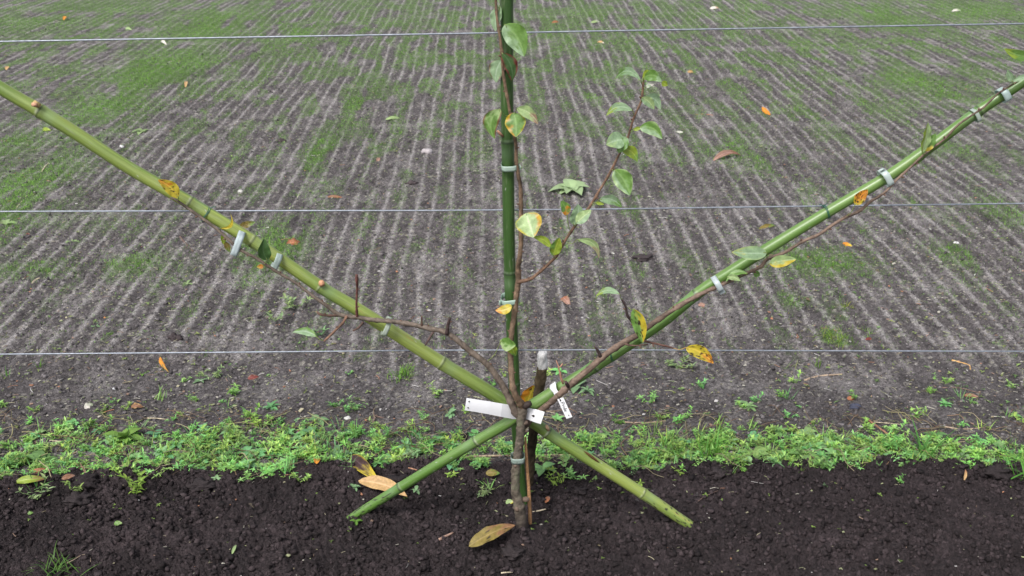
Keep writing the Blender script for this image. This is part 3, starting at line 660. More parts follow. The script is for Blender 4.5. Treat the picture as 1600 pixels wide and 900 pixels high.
# ------------------------------------------------------------------ leaves
PAL = dict(g=(.115, .225, .045), dg=(.05, .11, .03), bg=(.23, .34, .19), pg=(.29, .40, .17), yg=(.22, .30, .03), y=(.45, .36, .03), o=(.50, .20, .02), r=(.15, .035, .028), ol=(.17, .13, .03),
           br=(.19, .095, .05), tan=(.42, .27, .12), dk=(.045, .022, .022), rust=(.28, .11, .05), pk=(.27, .16, .12), wh=(.5, .48, .42))
def leaf_geo(g, base, tip, width, roll=0., side=0., arch=0., fold=.18, c1='g', c2=None, where='tip', shift=0., spots=0, edgec=None, petiole=None, seed=0, L=22, Wn=14, shape=.85, ripple=.05, vdir=None, pcol=(.20, .26, .07), serr=0):
    base = np.asarray(base, float); tip = np.asarray(tip, float); ax = tip - base; Ln = np.linalg.norm(ax); a = ax / Ln
    v = np.array([0, 0, CAMH]) - (base + tip) / 2 if vdir is None else np.asarray(vdir, float)
    v = v / np.linalg.norm(v)
    s = np.cross(v, a); s /= np.linalg.norm(s); n = np.cross(a, s)
    cr, sr = math.cos(roll), math.sin(roll); s, n = s * cr + n * sr, n * cr - s * sr
    wd = width / max(.35, abs(cr))
    t = np.linspace(0, 1, L + 1)[:, None]; q = np.linspace(-1, 1, Wn + 1)[None, :]
    prof = np.sin(np.pi * np.clip(t, 0, 1) ** shape) ** .72 * (1 - .25 * t)
    prof = prof / prof.max(); prof[0] = .02; prof[-1] = .01
    if serr: prof = prof * (1 + serr * ((t * 26) % 1 - .5))
    off = side * 4 * t * (1 - t) * Ln
    up = arch * 4 * t * (1 - t) * Ln + fold * np.abs(q) ** 1.3 * wd * .5 * prof + ripple * wd * np.sin(t * 17 + q * 2 + seed) * np.abs(q) ** 2 * prof
    pos = base + a * (t * Ln)[..., None] + s * (-off + q * prof * wd / 2)[..., None] + n * up[..., None]
    c = np.array(PAL[c1]); col = np.zeros(pos.shape) + c
    nz = fbm(t * 3.5 + seed * 1.7, q * 1.6 + seed, 121, 3)
    col = col * (1 + .25 * nz)[..., None]
    if c2:
        k = {'tip': t * 1.5 - .8 + 0 * q, 'base': .7 - t * 1.5 + 0 * q, 'left': -q * .9 - .0 * t, 'right': q * .9 + 0 * t, 'edge': np.abs(q) * 1.3 - .75 + 0 * t, 'all': .35 + 0 * t * q}[where]
        m = sstep(.0, .5, k + shift + .55 * nz); col = mixc(col, PAL[c2], m)
    if edgec:
        m = sstep(.72, 1.0, np.abs(q) + .25 * nz + .0 * t); col = mixc(col, PAL[edgec], m * .85)
    mid = np.exp(-(q / .09) ** 2) + 0 * t; vein = (np.abs(((t * 7 - np.abs(q) * 1.6) % 1) - .5) < .07) * (np.abs(q) < .85)
    col = mixc(col, np.minimum(1, np.array([1.7, 1.5, 1.9]) * c + .04), mid * .55 + vein * .14)
    if spots:
        d, vv = worley(t * 9 + seed, q * 3.2 + seed * 2, 125); m = (d < .36) & (vv < spots); col = np.where(m[..., None], np.array([.03, .02, .012]), col)
    V = pos.reshape(-1, 3); idx = np.arange(len(V)).reshape(L + 1, Wn + 1)
    F = np.stack([idx[:-1, :-1], idx[:-1, 1:], idx[1:, 1:], idx[1:, :-1]], -1).reshape(-1, 4)
    g.add(V, F, np.clip(col, .005, 1).reshape(-1, 3), np.stack([np.broadcast_to(t, (L + 1, Wn + 1)), np.broadcast_to(q, (L + 1, Wn + 1))], -1).reshape(-1, 2))
    if petiole is not None:
        p0 = np.asarray(petiole, float); midp = (p0 + base) / 2 + np.array([0, -.002, -.12 * np.linalg.norm(p0 - base)])
        vv, ff, uu, _ = tube(catmull([p0, midp, base, base + a * Ln * .1], .003), .0008, 6); g.add(vv, ff, np.tile(pcol, (len(vv), 1)), uu)
LSEED = [0]
def tleaf(parent, b, t, w, Y=2.09, dy=(0, 0), pet=None, label=None, **kw):
    LSEED[0] += 1
    B = P(b[0], b[1], Y + dy[0]); T = P(t[0], t[1], Y + dy[1]); m = mpp(B)
    g = Geo(); pp = P(pet[0], pet[1], pet[2] if len(pet) > 2 else Y + .02) if pet else None
    leaf_geo(g, B, T, w * m * 1.05, seed=LSEED[0] * 1.37, petiole=pp, **kw)
    o = g.build('leaf', M_leaf, parent, root_t)
    if label: o['label'] = label
    return o
# leader
tleaf(led, (789, 38), (819, 88), 34, 2.14, (0, -.02), pet=(782, 49, 2.168), side=-.10, c1='g', c2='bg', where='left', roll=.2)
tleaf(led, (781, 10), (774, 49), 17, 2.185, pet=(776, 20, 2.18), c1='bg', roll=.5, side=.08)
tleaf(led, (785, 93), (775, 129), 24, 2.185, (0, .0), pet=(784, 84, 2.168), c1='bg', edgec='r', roll=.3, side=.12)
tleaf(led, (785, 83), (800, 127), 21, 2.155, pet=(784, 80, 2.168), c1='dg', c2='r', where='edge', roll=-.3, side=-.12, arch=.05)
tleaf(led, (781, 170), (773, 217), 24, 2.13, pet=(796, 181, 2.16), side=.22, c1='g', c2='pg', where='base', roll=.3, edgec='r')
tleaf(led, (803, 176), (806, 214), 31, 2.135, (0, -.02), pet=(797, 181, 2.16), c1='g', c2='o', where='left', shift=-.4, edgec='y', roll=.25, side=-.05)
tleaf(led, (808, 169), (841, 194), 17, 2.12, (0, -.02), pet=(799, 180, 2.16), c1='pg', c2='pk', where='tip', side=-.14, roll=.4)
tleaf(led, (822, 333), (834, 371), 40, 2.13, (.01, -.03), pet=(815, 343, 2.17), c1='pg', c2='o', where='right', shift=-.42, roll=.1, edgec='y', label='broad pale green leaf with an orange patch at its edge')
tleaf(led, (800, 478), (774, 485), 14, 2.14, pet=(803, 482, 2.16), c1='y', c2='o', where='tip', side=-.12, roll=.3)
tleaf(lbr, (783, 533), (806, 539), 20, 2.08, (0, -.01), pet=(762, 564, 2.096), c1='g', c2='pg', where='left', roll=.3, side=.1)
tleaf(led, (797, 538), (806, 556), 14, 2.12, pet=(797, 535, 2.14), c1='yg', c2='g', where='tip', roll=.3)
tleaf(led, (781, 532), (800, 545), 15, 2.095, pet=(797, 535, 2.14), c1='pg', side=-.1, roll=-.2)
# side shoot
S = shoot
tleaf(S, (861, 386), (832, 370), 11, 2.11, pet=(872, 392, 2.127), c1='yg', side=.12)
tleaf(S, (864, 399), (874, 371), 17, 2.11, pet=(868, 401, 2.13), c1='yg', c2='g', where='right', roll=.3)
tleaf(S, (886, 336), (876, 314), 15, 2.10, pet=(891, 361, 2.12), c1='g', c2='o', where='base', roll=.3, side=.1)
tleaf(S, (896, 351), (903, 319), 22, 2.10, pet=(899, 352, 2.12), c1='bg', roll=.3, side=.1)
tleaf(S, (900, 348), (924, 328), 17, 2.095, pet=(899, 352, 2.12), c1='pg', c2='bg', where='left', roll=-.2)
tleaf(S, (902, 374), (936, 404), 11, 2.09, pet=(886, 379, 2.122), c1='pg', c2='pk', where='tip', side=-.25, roll=.3)
tleaf(S, (961, 265), (984, 305), 28, 2.09, (0, -.02), pet=(956, 264, 2.11), c1='g', c2='bg', where='left', roll=.2, side=-.08, edgec='pg')
tleaf(S, (937, 311), (972, 324), 15, 2.09, pet=(927, 316, 2.112), c1='bg', c2='g', where='tip', side=-.16, roll=.3)
tleaf(S, (931, 317), (944, 319), 5, 2.09, pet=(925, 318, 2.112), c1='yg')
tleaf(S, (972, 232), (996, 253), 17, 2.10, pet=(970, 236, 2.11), c1='yg', c2='g', where='tip', side=-.18, roll=-.2)
tleaf(S, (976, 218), (947, 226), 26, 2.10, (0, -.02), pet=(977, 224, 2.11), c1='bg', c2='pg', where='tip', side=.06, roll=.2)
tleaf(S, (979, 214), (966, 239), 18, 2.095, pet=(977, 224, 2.11), c1='g', c2='bg', where='base', roll=.4)
tleaf(S, (1001, 125), (962, 123), 12, 2.10, (0, -.02), pet=(1004, 133, 2.11), c1='bg', c2='g', where='tip', side=.30, roll=.3)
tleaf(S, (1006, 121), (1034, 128), 17, 2.09, (0, -.02), pet=(1005, 128, 2.11), c1='g', c2='bg', where='tip', side=-.22, roll=.2)
tleaf(S, (1004, 122), (1022, 117), 14, 2.11, pet=(1005, 128, 2.11), c1='yg', side=-.2)
tleaf(S, (1009, 136), (1027, 129), 11, 2.085, pet=(1006, 136, 2.11), c1='wh', side=-.2, c2='bg', where='base')
tleaf(S, (1034, 128), (1043, 134), 9, 2.11, pet=(1028, 126, 2.105), c1='yg')
tleaf(S, (1003, 152), (1022, 171), 14, 2.09, pet=(1001, 158, 2.11), c1='pg', c2='bg', where='left', side=-.1, roll=.2)
tleaf(S, (1008, 151), (1032, 171), 16, 2.10, pet=(1001, 158, 2.11), c1='bg', side=-.2, roll=-.3)
tleaf(S, (988, 172), (947, 181), 13, 2.10, (0, -.02), pet=(992, 180, 2.11), c1='bg', c2='yg', where='tip', side=.22, roll=.3)
tleaf(S, (1000, 198), (1035, 217), 20, 2.10, (0, -.02), pet=(987, 201, 2.11), c1='g', c2='bg', where='left', side=-.18, roll=.2, edgec='pg')
tleaf(S, (990, 203), (1003, 199), 6, 2.10, pet=(985, 205, 2.11), c1='yg')
# right branch
tleaf(rbr, (968, 459), (931, 463), 10, 2.055, (0, -.01), pet=(972, 468, 2.07), c1='bg', c2='yg', where='tip', side=.20, roll=.3)
tleaf(rbr, (990, 483), (1004, 536), 21, 2.05, (0, -.01), pet=(982, 480, 2.07), c1='g', c2='y', where='right', spots=.3, side=-.05, roll=.2, label='half green, half yellow leaf with brown specks hanging over the branch')
tleaf(rbr, (1072, 543), (1115, 568), 20, 2.05, (0, -.01), pet=(1052, 544, 2.06), c1='y', c2='o', where='tip', spots=.55, side=-.10, roll=.1, pcol=(.45, .28, .08), label='orange yellow leaf with black spots at the twig end')
tleaf(rbr, (1168, 427), (1134, 441), 9, 2.09, pet=(1166, 428, 2.11), c1='g', side=.25, roll=.5)
tleaf(rbr, (1136, 433), (1157, 439), 9, 2.085, pet=(1164, 428, 2.11), c1='pg', side=-.12)
tleaf(rbr, (1198, 395), (1143, 394), 21, 2.09, (0, -.02), pet=(1199, 404, 2.11), c1='bg', c2='y', where='tip', shift=-.35, side=-.02, roll=.2, edgec='pg')
tleaf(rbr, (1202, 412), (1244, 405), 18, 2.09, (0, -.01), pet=(1190, 418, 2.11), c1='pg', c2='y', where='left', side=-.03, roll=.2)
tleaf(rbr, (1178, 426), (1187, 431), 10, 2.12, pet=(1176, 424, 2.11), c1='g')
tleaf(rbr, (1336, 320), (1356, 296), 16, 2.09, pet=(1322, 338, 2.11), c1='o', c2='y', where='base', spots=.45, side=-.05, roll=.3, label='orange leaf with dark specks beside the right pole')
tleaf(rbr, (1441, 238), (1450, 191), 12, 2.085, pet=(1446, 240, 2.10), c1='pg', c2='yg', where='right', side=.05, roll=.9)
tleaf(rbr, (1445, 236), (1462, 209), 15, 2.10, pet=(1446, 240, 2.10), c1='g', c2='y', where='base', roll=.2)
tleaf(rbr, (1432, 256), (1456, 239), 12, 2.12, pet=(1430, 256, 2.105), c1='g', side=-.2)
tleaf(rbr, (1618, 88), (1569, 76), 16, 2.07, pet=(1640, 97, 2.105), c1='g', c2='yg', where='tip', side=-.08)
tleaf(rbr, (1582, 128), (1574, 109), 10, 2.09, pet=(1585, 131, 2.105), c1='bg')
tleaf(rbr, (1606, 118), (1583, 127), 9, 2.085, pet=(1600, 121, 2.105), c1='bg')
# left branch
tleaf(lbr, (279, 308), (247, 281), 19, 2.12, (0, -.01), pet=(277, 312, 2.142), c1='y', c2='o', where='tip', spots=.15, roll=.1, side=.08, edgec='y', label='yellow and orange leaf lying on the left bamboo pole')
tleaf(lbr, (344, 357), (360, 334), 5, 2.12, pet=(344, 360, 2.14), c1='y', side=.35)
tleaf(lbr, (350, 364), (349, 382), 9, 2.15, pet=(352, 364, 2.14), c1='yg')
tleaf(lbr, (352, 378), (359, 394), 9, 2.15, pet=(353, 366, 2.14), c1='ol', c2='g', where='tip')
tleaf(lbr, (417, 406), (413, 373), 19, 2.115, pet=(412, 410, 2.14), c1='dg', side=-.12, roll=.3, fold=.5)
tleaf(lbr, (374, 354), (399, 347), 10, 2.19, pet=(360, 372, 2.14), c1='ol', c2='g', where='tip', spots=.2)
tleaf(lbr, (412, 416), (401, 417), 7, 2.16, pet=(416, 413, 2.14), c1='o', c2='y', where='tip')
tleaf(lbr, (494, 525), (457, 519), 12, 2.10, pet=(506, 532, 2.10), c1='bg', c2='g', where='left', side=.12, roll=.3)

# ================================================================== TIES
def tape(label, c, Y, ang, ln, wd, depth=.016, tail=None, col=(.50, .60, .56)):
    """flat tape loop round pole and branch. ang = direction of the pole in the photo, ln = loop length across it, wd = tape width (px)"""
    p = P(c[0], c[1], Y); m = mpp(p)
    d = np.array([math.cos(ang), 0, -math.sin(ang)]); q = np.array([-d[2] * -1, 0, -d[0]]) if False else np.array([math.sin(ang), 0, math.cos(ang)])
    a = np.linspace(0, 2 * np.pi, 41)[:-1]; A = ln * m / 2
    sup = lambda v: np.sign(v) * np.abs(v) ** .6
    ctr = p + q * (sup(np.cos(a)) * A)[:, None] + np.array([0, -1., 0]) * (sup(np.sin(a)) * depth + .002)[:, None]
    skew = d * (np.sin(a) * .15 * wd * m)[:, None]
    rings = [ctr + skew + d * (k * wd * m / 2) for k in (-1, -.33, .33, 1)]
    out = []
    cc = p
    for R in rings: out.append(R)
    inner = [cc + (R - cc) * .965 for R in rings[::-1]]
    allr = np.array(out + inner); nr = len(allr); V = allr.reshape(-1, 3); idx = np.arange(len(V)).reshape(nr, 40)
    nx = np.roll(idx, -1, 1); F = np.stack([idx, nx, np.roll(nx, -1, 0), np.roll(idx, -1, 0)], -1).reshape(-1, 4)
    g = Geo(); g.add(V, F, np.array(col))
    if tail:                                # loose end sticking out
        tx, ty, L, w2 = tail
        t0 = p + q * (ty * m) + d * (tx * m) + np.array([0, -.004, 0]); t1 = t0 + (q * (-L * .8 if ty < 0 else L * .8) + d * L * .3) * m + np.array([0, -.01, 0])
        dd = d * w2 * m / 2; th = np.array([0, -.0006, 0])
        V = np.array([t0 - dd, t0 + dd, t1 + dd, t1 - dd, t0 - dd + th, t0 + dd + th, t1 + dd + th, t1 - dd + th])
        g.add(V, [[0, 1, 2, 3], [7, 6, 5, 4], [0, 4, 5, 1], [1, 5, 6, 2], [2, 6, 7, 3], [3, 7, 4, 0]], np.array(col) * 1.05)
    o = g.build('plant_tie', M_tape, None, p)
    tag(o, label, 'plant tie', 'pale plastic ties holding branches to the poles')
aL, aR = math.radians(32.5), math.radians(-32)
def tdir(deg): return math.radians(deg)
tape('long pale tie hanging loose below the left pole, end dangling', (372, 380), 2.15, tdir(24), 40, 11, .018, None, (.55, .64, .66))
tape('pale tie round the left pole just right of the dangling one', (432, 409), 2.155, tdir(28), 27, 10, .017, None, (.46, .56, .52))
tape('thin pale tie where the left branch crosses over the left pole', (604, 509), 2.148, tdir(25), 27, 8, .021, None, (.45, .52, .44))
tape('upper pale tie round the dark upright pole', (796, 259), 2.187, tdir(90 - 3) - math.pi / 2 * 0, 26, 9, .017, (0, 14, 5, 7), (.42, .54, .46))
tape('lower pale tie round the dark upright pole and leader', (797.5, 466), 2.18, tdir(82), 29, 9, .021, (2, -14, 5, 9), (.40, .54, .46))
tape('grey green tie round the bare trunk below the white label', (809, 715), 2.095, tdir(88), 22, 10, .013, None, (.30, .38, .34))
tape('pale tie on the right pole beside a drooping thin leaf', (1120, 443), 2.112, tdir(-30), 22, 9, .02, (0, -11, 5, 9), (.55, .62, .64))
tape('wide pale tie on the right pole above the orange specked leaf', (1383, 277), 2.113, tdir(-33), 28, 10, .018, (0, 14, 5, 8), (.55, .64, .62))
tape('narrow whitish tie near the upper end of the right branch', (1523, 180), 2.12, tdir(-31), 21, 6, .015, None, (.42, .50, .44))
tape('pale tie closest to the right edge of the picture', (1567, 148), 2.118, tdir(-33), 22, 11, .015, None, (.44, .55, .53))
def green_tie(label, c, Y, ang, ln, tails):
    p = P(c[0], c[1], Y); m = mpp(p); d = np.array([math.cos(ang), 0, -math.sin(ang)]); q = np.array([math.sin(ang), 0, math.cos(ang)])
    g = Geo(); A = ln * m / 2
    for k, (o1, ph) in enumerate(((-.0016, 0), (.0012, .5))):
        a = np.linspace(0, 2 * np.pi, 40); path = p + q * (np.cos(a) * A)[:, None] + np.array([0, -1., 0]) * (np.sin(a) * A)[:, None] + d * (o1 + .002 * np.sin(a * 2 + ph))[:, None]
        V, F, UV, _ = tube(path, .0008, 6, cap=False); g.add(V, F, np.array([.015, .09, .06]), UV)
    for (x1, y1) in tails:
        t = p + q * A * .95; V, F, UV, _ = tube(catmull([t, t + np.array([x1 * .5, -.004, y1 * .7]) * m, t + np.array([x1, -.006, y1]) * m], .002), .0008, 6); g.add(V, F, np.array([.015, .09, .06]), UV)
    tag(g.build('wire_tie', M_tie, None, p), label, 'wire tie', 'green wire ties fixing poles to wires')
green_tie('green wire tie holding the left pole to the middle wire', (323, 335), 2.165, tdir(28), 25, [(10, 2), (7, -4)])
green_tie('green wire tie holding the right pole to the middle wire', (1292, 331), 2.125, tdir(-31), 23, [(-8, 3), (5, 5)])
green_tie('small green wire tie on the right pole at the lowest wire', (955, 555), 2.125, tdir(-32), 20, [(4, 4)])

# ================================================================== WIRES
for nm, (y0, ym, y1), lb in (('t', (65, 51, 37), 'topmost thin galvanised wire crossing near the upper picture edge'), ('m', (330.5, 328, 318), 'middle thin galvanised wire crossing behind the side shoot'), ('b', (553.5, 547, 549), 'lowest thin galvanised wire passing the white topped stake')):
    pts = [P(0, y0, 2.215), P(800, ym, 2.215), P(1600, y1, 2.215)]
    s0 = pts[0] + (pts[0] - pts[1]) * 5; s1 = pts[2] + (pts[2] - pts[1]) * 5
    path = catmull([s0, pts[0], pts[1], pts[2], s1], .05)
    V, F, UV, _ = tube(path, .0017, 10); g = Geo(); g.add(V, F, np.array([.25, .275, .32]), UV)
    tag(g.build('trellis_wire', M_wire, None, pts[1]), lb, 'wire', 'horizontal trellis wires')

# ================================================================== STAKE and CANE
sb = on_ground(829, 762); sY = sb[1]
def sP(a, b): return P(a, b, np.interp(b, [545, 760], [2.255, sY]))
root_s = sb
stake = empty('wooden_stake', root_s, 'old rough wooden stake with whitened top behind the tree', 'stake')
def stake_piece(name, pts, colf, seed):
    path = []; rx = []
    for a, b, w in pts:
        p = sP(a, b); path.append(np.append(p, w * mpp(p) / 2))
    pp = catmull(path, .005); V, F, UV, s = tube(pp[:, :3], pp[:, 3], 24, .30, seed)
    V[:, 2] += np.where(V[:, 2] > V[:, 2].max() - .004, .006 * perlin(V[:, 0] * 260, V[:, 1] * 260, 9), 0)
    n = fbm(V[:, 0] * 40, V[:, 2] * 9, 131, 4)
    g = Geo(); g.add(V, F, colf(n, V), UV); return g.build(name, M_wood, stake, root_s)
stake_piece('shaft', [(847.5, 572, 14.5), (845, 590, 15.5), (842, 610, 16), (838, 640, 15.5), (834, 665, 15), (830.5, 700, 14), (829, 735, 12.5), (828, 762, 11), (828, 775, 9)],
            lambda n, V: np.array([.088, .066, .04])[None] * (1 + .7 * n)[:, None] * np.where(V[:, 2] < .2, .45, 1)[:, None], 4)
stake_piece('whitened_top', [(848, 550, 13.5), (848, 551.5, 14.5), (847.5, 560, 15.5), (847.6, 570, 16), (847, 577, 14)], lambda n, V: np.array([.56, .55, .55])[None] * (1 + .35 * n)[:, None], 6)
ca = [(821, 683, 3), (822, 705, 4.5), (824, 735, 5), (826, 760, 5.5), (827.5, 790, 6), (828.5, 818, 6)]
q = []
for a, b, w in ca:
    p = P(a, b, 2.11 + .0 * b); q.append(np.append(p, w * mpp(p) / 2))
pp = catmull(q, .005); V, F, UV, _ = tube(pp[:, :3], pp[:, 3], 10, .1, 2); g = Geo(); n = fbm(V[:, 0] * 60, V[:, 2] * 12, 141, 3)
g.add(V, F, np.array([.36, .20, .10])[None] * (1 + .4 * n)[:, None], UV)
tag(g.build('split_cane', M_wood, None, pp[-1][:3]), 'thin light brown splinter of cane upright beside the trunk', 'cane')

# ================================================================== LABELS
def strip_label(name, rings, th, col, matl, origin, parent=None):
    rings = np.array(rings); nL, nW = rings.shape[:2]
    V = np.concatenate([rings.reshape(-1, 3), (rings + np.array([0, th, 0])).reshape(-1, 3)])
    a = np.arange(nL * nW).reshape(nL, nW); b = a + nL * nW
    F = [np.stack([a[:-1, :-1], a[:-1, 1:], a[1:, 1:], a[1:, :-1]], -1).reshape(-1, 4), np.stack([b[:-1, :-1], b[1:, :-1], b[1:, 1:], b[:-1, 1:]], -1).reshape(-1, 4)]
    for e0, e1 in ((a[0], b[0]), (b[-1], a[-1]), (b[:, 0], a[:, 0]), (a[:, -1], b[:, -1])):
        F.append(np.stack([e0[:-1], e1[:-1], e1[1:], e0[1:]], -1))
    g = Geo(); g.add(V, np.concatenate(F), np.array(col)); return g.build(name, matl, parent, origin, smooth=False)
top = [(729, 622), (745, 624.5), (765, 627.5), (785, 631), (798, 633), (806, 635.5), (814, 637.5), (820, 638), (828, 638.2), (838, 640), (851, 644)]
bot = [(726, 641), (742, 643.5), (762, 647), (782, 651), (795, 653.5), (804, 655), (812, 654), (820, 654.5), (828, 657), (836, 660), (845, 662.5)]
tt = np.linspace(0, 1, 41); ks = np.linspace(0, 1, len(top))
labY = [2.085, 2.088, 2.092, 2.098, 2.106, 2.112, 2.113, 2.110, 2.104, 2.098, 2.094]
rings = []
for t in tt:
    tx, ty = np.interp(t, ks, [p[0] for p in top]), np.interp(t, ks, [p[1] for p in top]); bx, by = np.interp(t, ks, [p[0] for p in bot]), np.interp(t, ks, [p[1] for p in bot]); Y = np.interp(t, ks, labY)
    rings.append([P(tx + (bx - tx) * u, ty + (by - ty) * u, Y - .0012 * math.sin(u * math.pi)) for u in np.linspace(0, 1, 7)])
o_lab = P(800, 643, 2.10)
lab = strip_label('plant_label', rings, .0007, (.84, .85, .88), M_label, o_lab)
tag(lab, 'large blank white plastic label strip threaded behind the trunk at the crossing', 'plant label')
def disc(g, c, rx, ry, Y, col=(.03, .025, .02), half=False, rot=0):
    p = P(c[0], c[1], Y); m = mpp(p); a = np.linspace(0, (1 if half else 2) * np.pi, 17)[: (17 if half else 16)]
    if len(a) % 2: a = a[:-1]
    x, z = np.cos(a) * rx * m, np.sin(a) * ry * m; c_, s_ = math.cos(rot), math.sin(rot)
    ring = p + np.stack([x * c_ - z * s_, 0 * x, x * s_ + z * c_], 1); V = np.vstack([ring, ring + [0, -.0005, 0], [p + [0, -.0006, 0]]]); n = len(a)
    i = np.arange(n); F = [np.stack([i, (i + 1) % n, (i + 1) % n + n, i + n], 1), np.stack([i[::2] + n, (i[::2] + 1) % n + n, (i[::2] + 2) % n + n, np.full(n // 2, 2 * n)], 1)]
    g.add(V, np.concatenate(F), np.array(col))
for c, rx, ry, Y in (((733, 627.3), 1.2, 1.2, 2.0838), ((731.3, 637), 1.2, 1.2, 2.0838), ((825.5, 643.3), .9, .6, 2.1055), ((834.5, 650), 3.8, 2.0, 2.0985)):
    g = Geo(); disc(g, c, rx, ry, Y, rot=-.2); g.build('hole', M_ink, lab, o_lab)
# small hand-written tag
tg_o = P(868, 609, 2.09)
tagE = empty('name_tag', tg_o, 'small white hand written tag hanging from the right branch', 'name tag')
TL_, TR_, BR_, BL_ = (871, 624), (880, 621), (894.3, 651.5), (885, 654.5)
rings = []
for t in np.linspace(0, 1, 12):
    a = np.array(TL_) * (1 - t) + np.array(BL_) * t; b = np.array(TR_) * (1 - t) + np.array(BR_) * t
    rings.append([P(*(a * (1 - u) + b * u), 2.082 - .004 * t - .0008 * math.sin(t * 3.1)) for u in np.linspace(0, 1, 4)])
strip_label('tag_plate', rings, .0006, (.84, .85, .88), M_label, tg_o, tagE)
def tagP(u, v, lift=.0011):             # u along the tag (0..1), v across (0 right side of writing top .. 1)
    a = np.array(TL_) * (1 - u) + np.array(BL_) * u; b = np.array(TR_) * (1 - u) + np.array(BR_) * u
    return P(*(a * v + b * (1 - v)), 2.082 - .004 * u - .0008 * math.sin(u * 3.1) - lift)
g = Geo()
strokes = [[(.20, .25), (.21, .78)], [(.19, .3), (.25, .18), (.31, .30), (.28, .46), (.21, .5)],       # P
           [(.33, .45), (.34, .75)], [(.34, .52), (.38, .43)], [(.42, .47), (.43, .75)], [(.415, .3), (.42, .33)],                # r i
           [(.54, .52), (.48, .5), (.48, .72), (.53, .74), (.54, .55)], [(.53, .2), (.55, .76)],          # d
           [(.60, .62), (.65, .58), (.63, .46), (.59, .52), (.60, .72), (.66, .74)]]                      # e
for st in strokes:
    V, F, UV, _ = tube(catmull([tagP(a, b) for a, b in st], .0015) if len(st) > 2 else np.array([tagP(*st[0]), (tagP(*st[0]) + tagP(*st[1])) / 2, tagP(*st[1])]), .00042, 6); g.add(V, F, np.array([.03, .03, .035]), UV)
g.build('handwriting', M_ink, tagE, tg_o)
for c, rx, ry, Y in (((875.5, 625.5), 1.2, 1.7, 2.0805), ((888.5, 648.8), .9, .8, 2.0765)):
    g = Geo(); disc(g, c, rx, ry, Y); g.build('hole', M_ink, tagE, tg_o)
# its loop: crumpled white paper strip round pole and branch
p = P(869, 609, 2.112); m = mpp(p); ang = tdir(-33); d = np.array([math.cos(ang), 0, -math.sin(ang)]); qv = np.array([math.sin(ang), 0, math.cos(ang)])
a = np.linspace(0, 2 * np.pi, 37)[:-1]; Vr = []
for k in (-1, -.4, .3, 1):
    w = 5.2 * m * k * (1 + .25 * np.sin(a * 3 + 1)); R = 1 + .05 * np.sin(a * 5 + k * 2)
    Vr.append(p + qv * (np.cos(a) * 11.5 * m * R)[:, None] + np.array([0, -1., 0]) * (np.sin(a) * .0165 * R)[:, None] + d * w[:, None] + qv * .15 * w[:, None])
Vr = np.array(Vr); inn = p + (Vr[::-1] - p) * .96; al = np.concatenate([Vr, inn]); idx = np.arange(8 * 36).reshape(8, 36); nx = np.roll(idx, -1, 1)
g = Geo(); g.add(al.reshape(-1, 3), np.stack([idx, nx, np.roll(nx, -1, 0), np.roll(idx, -1, 0)], -1).reshape(-1, 4), np.array([.72, .72, .76])); g.build('loop', M_label, tagE, tg_o)
V, F, UV, _ = tube(catmull([P(868, 615, 2.08), P(872, 620, 2.078), P(875.5, 625.5, 2.079)], .002), .0007, 6); g = Geo(); g.add(V, F, np.array([.05, .04, .03]), UV); g.build('string', M_ink, tagE, tg_o)

# ================================================================== THINGS LYING ON THE GROUND
def gdir(deg): return math.radians(deg)
def ground_leaf(label, c, L, w, ang, c1, c2=None, where='tip', spots=0, arch=.12, roll=.2, lift=.004, name='fallen_leaf', fold=.25, **kw):
    """c centre px, L/w size in px, ang direction in the photo (deg)"""
    LSEED[0] += 1
    p = on_ground(*c); m = mpp(p); el = math.atan2(CAMH, p[1])
    a = gdir(ang); dx, dy = math.cos(a) * L / 2, -math.sin(a) * L / 2
    B = on_ground(c[0] - dx, c[1] - dy); T = on_ground(c[0] + dx, c[1] + dy)
    if np.linalg.norm(T - B) > L * m * 1.8:                       # a steep one in the picture: let it stand up a little instead
        mid = (B + T) / 2; B = mid + (B - mid) * .62; T = mid + (T - mid) * .62; T[2] += L * m * .3 * (1 if math.sin(a) > 0 else 0); B[2] += L * m * .3 * (0 if math.sin(a) > 0 else 1)
    B[2] += lift; T[2] += lift
    g = Geo(); leaf_geo(g, B, T, w * m * .95, seed=LSEED[0] * 1.7, c1=c1, c2=c2, where=where, spots=spots, arch=arch, roll=roll, fold=fold, vdir=(0, -.55, 1), **kw)
    o = g.build(name, M_dead if c1 not in ('g', 'bg', 'pg', 'yg') else M_leaf, None, (B + T) / 2)
    tag(o, label, 'leaf', 'fallen leaves')
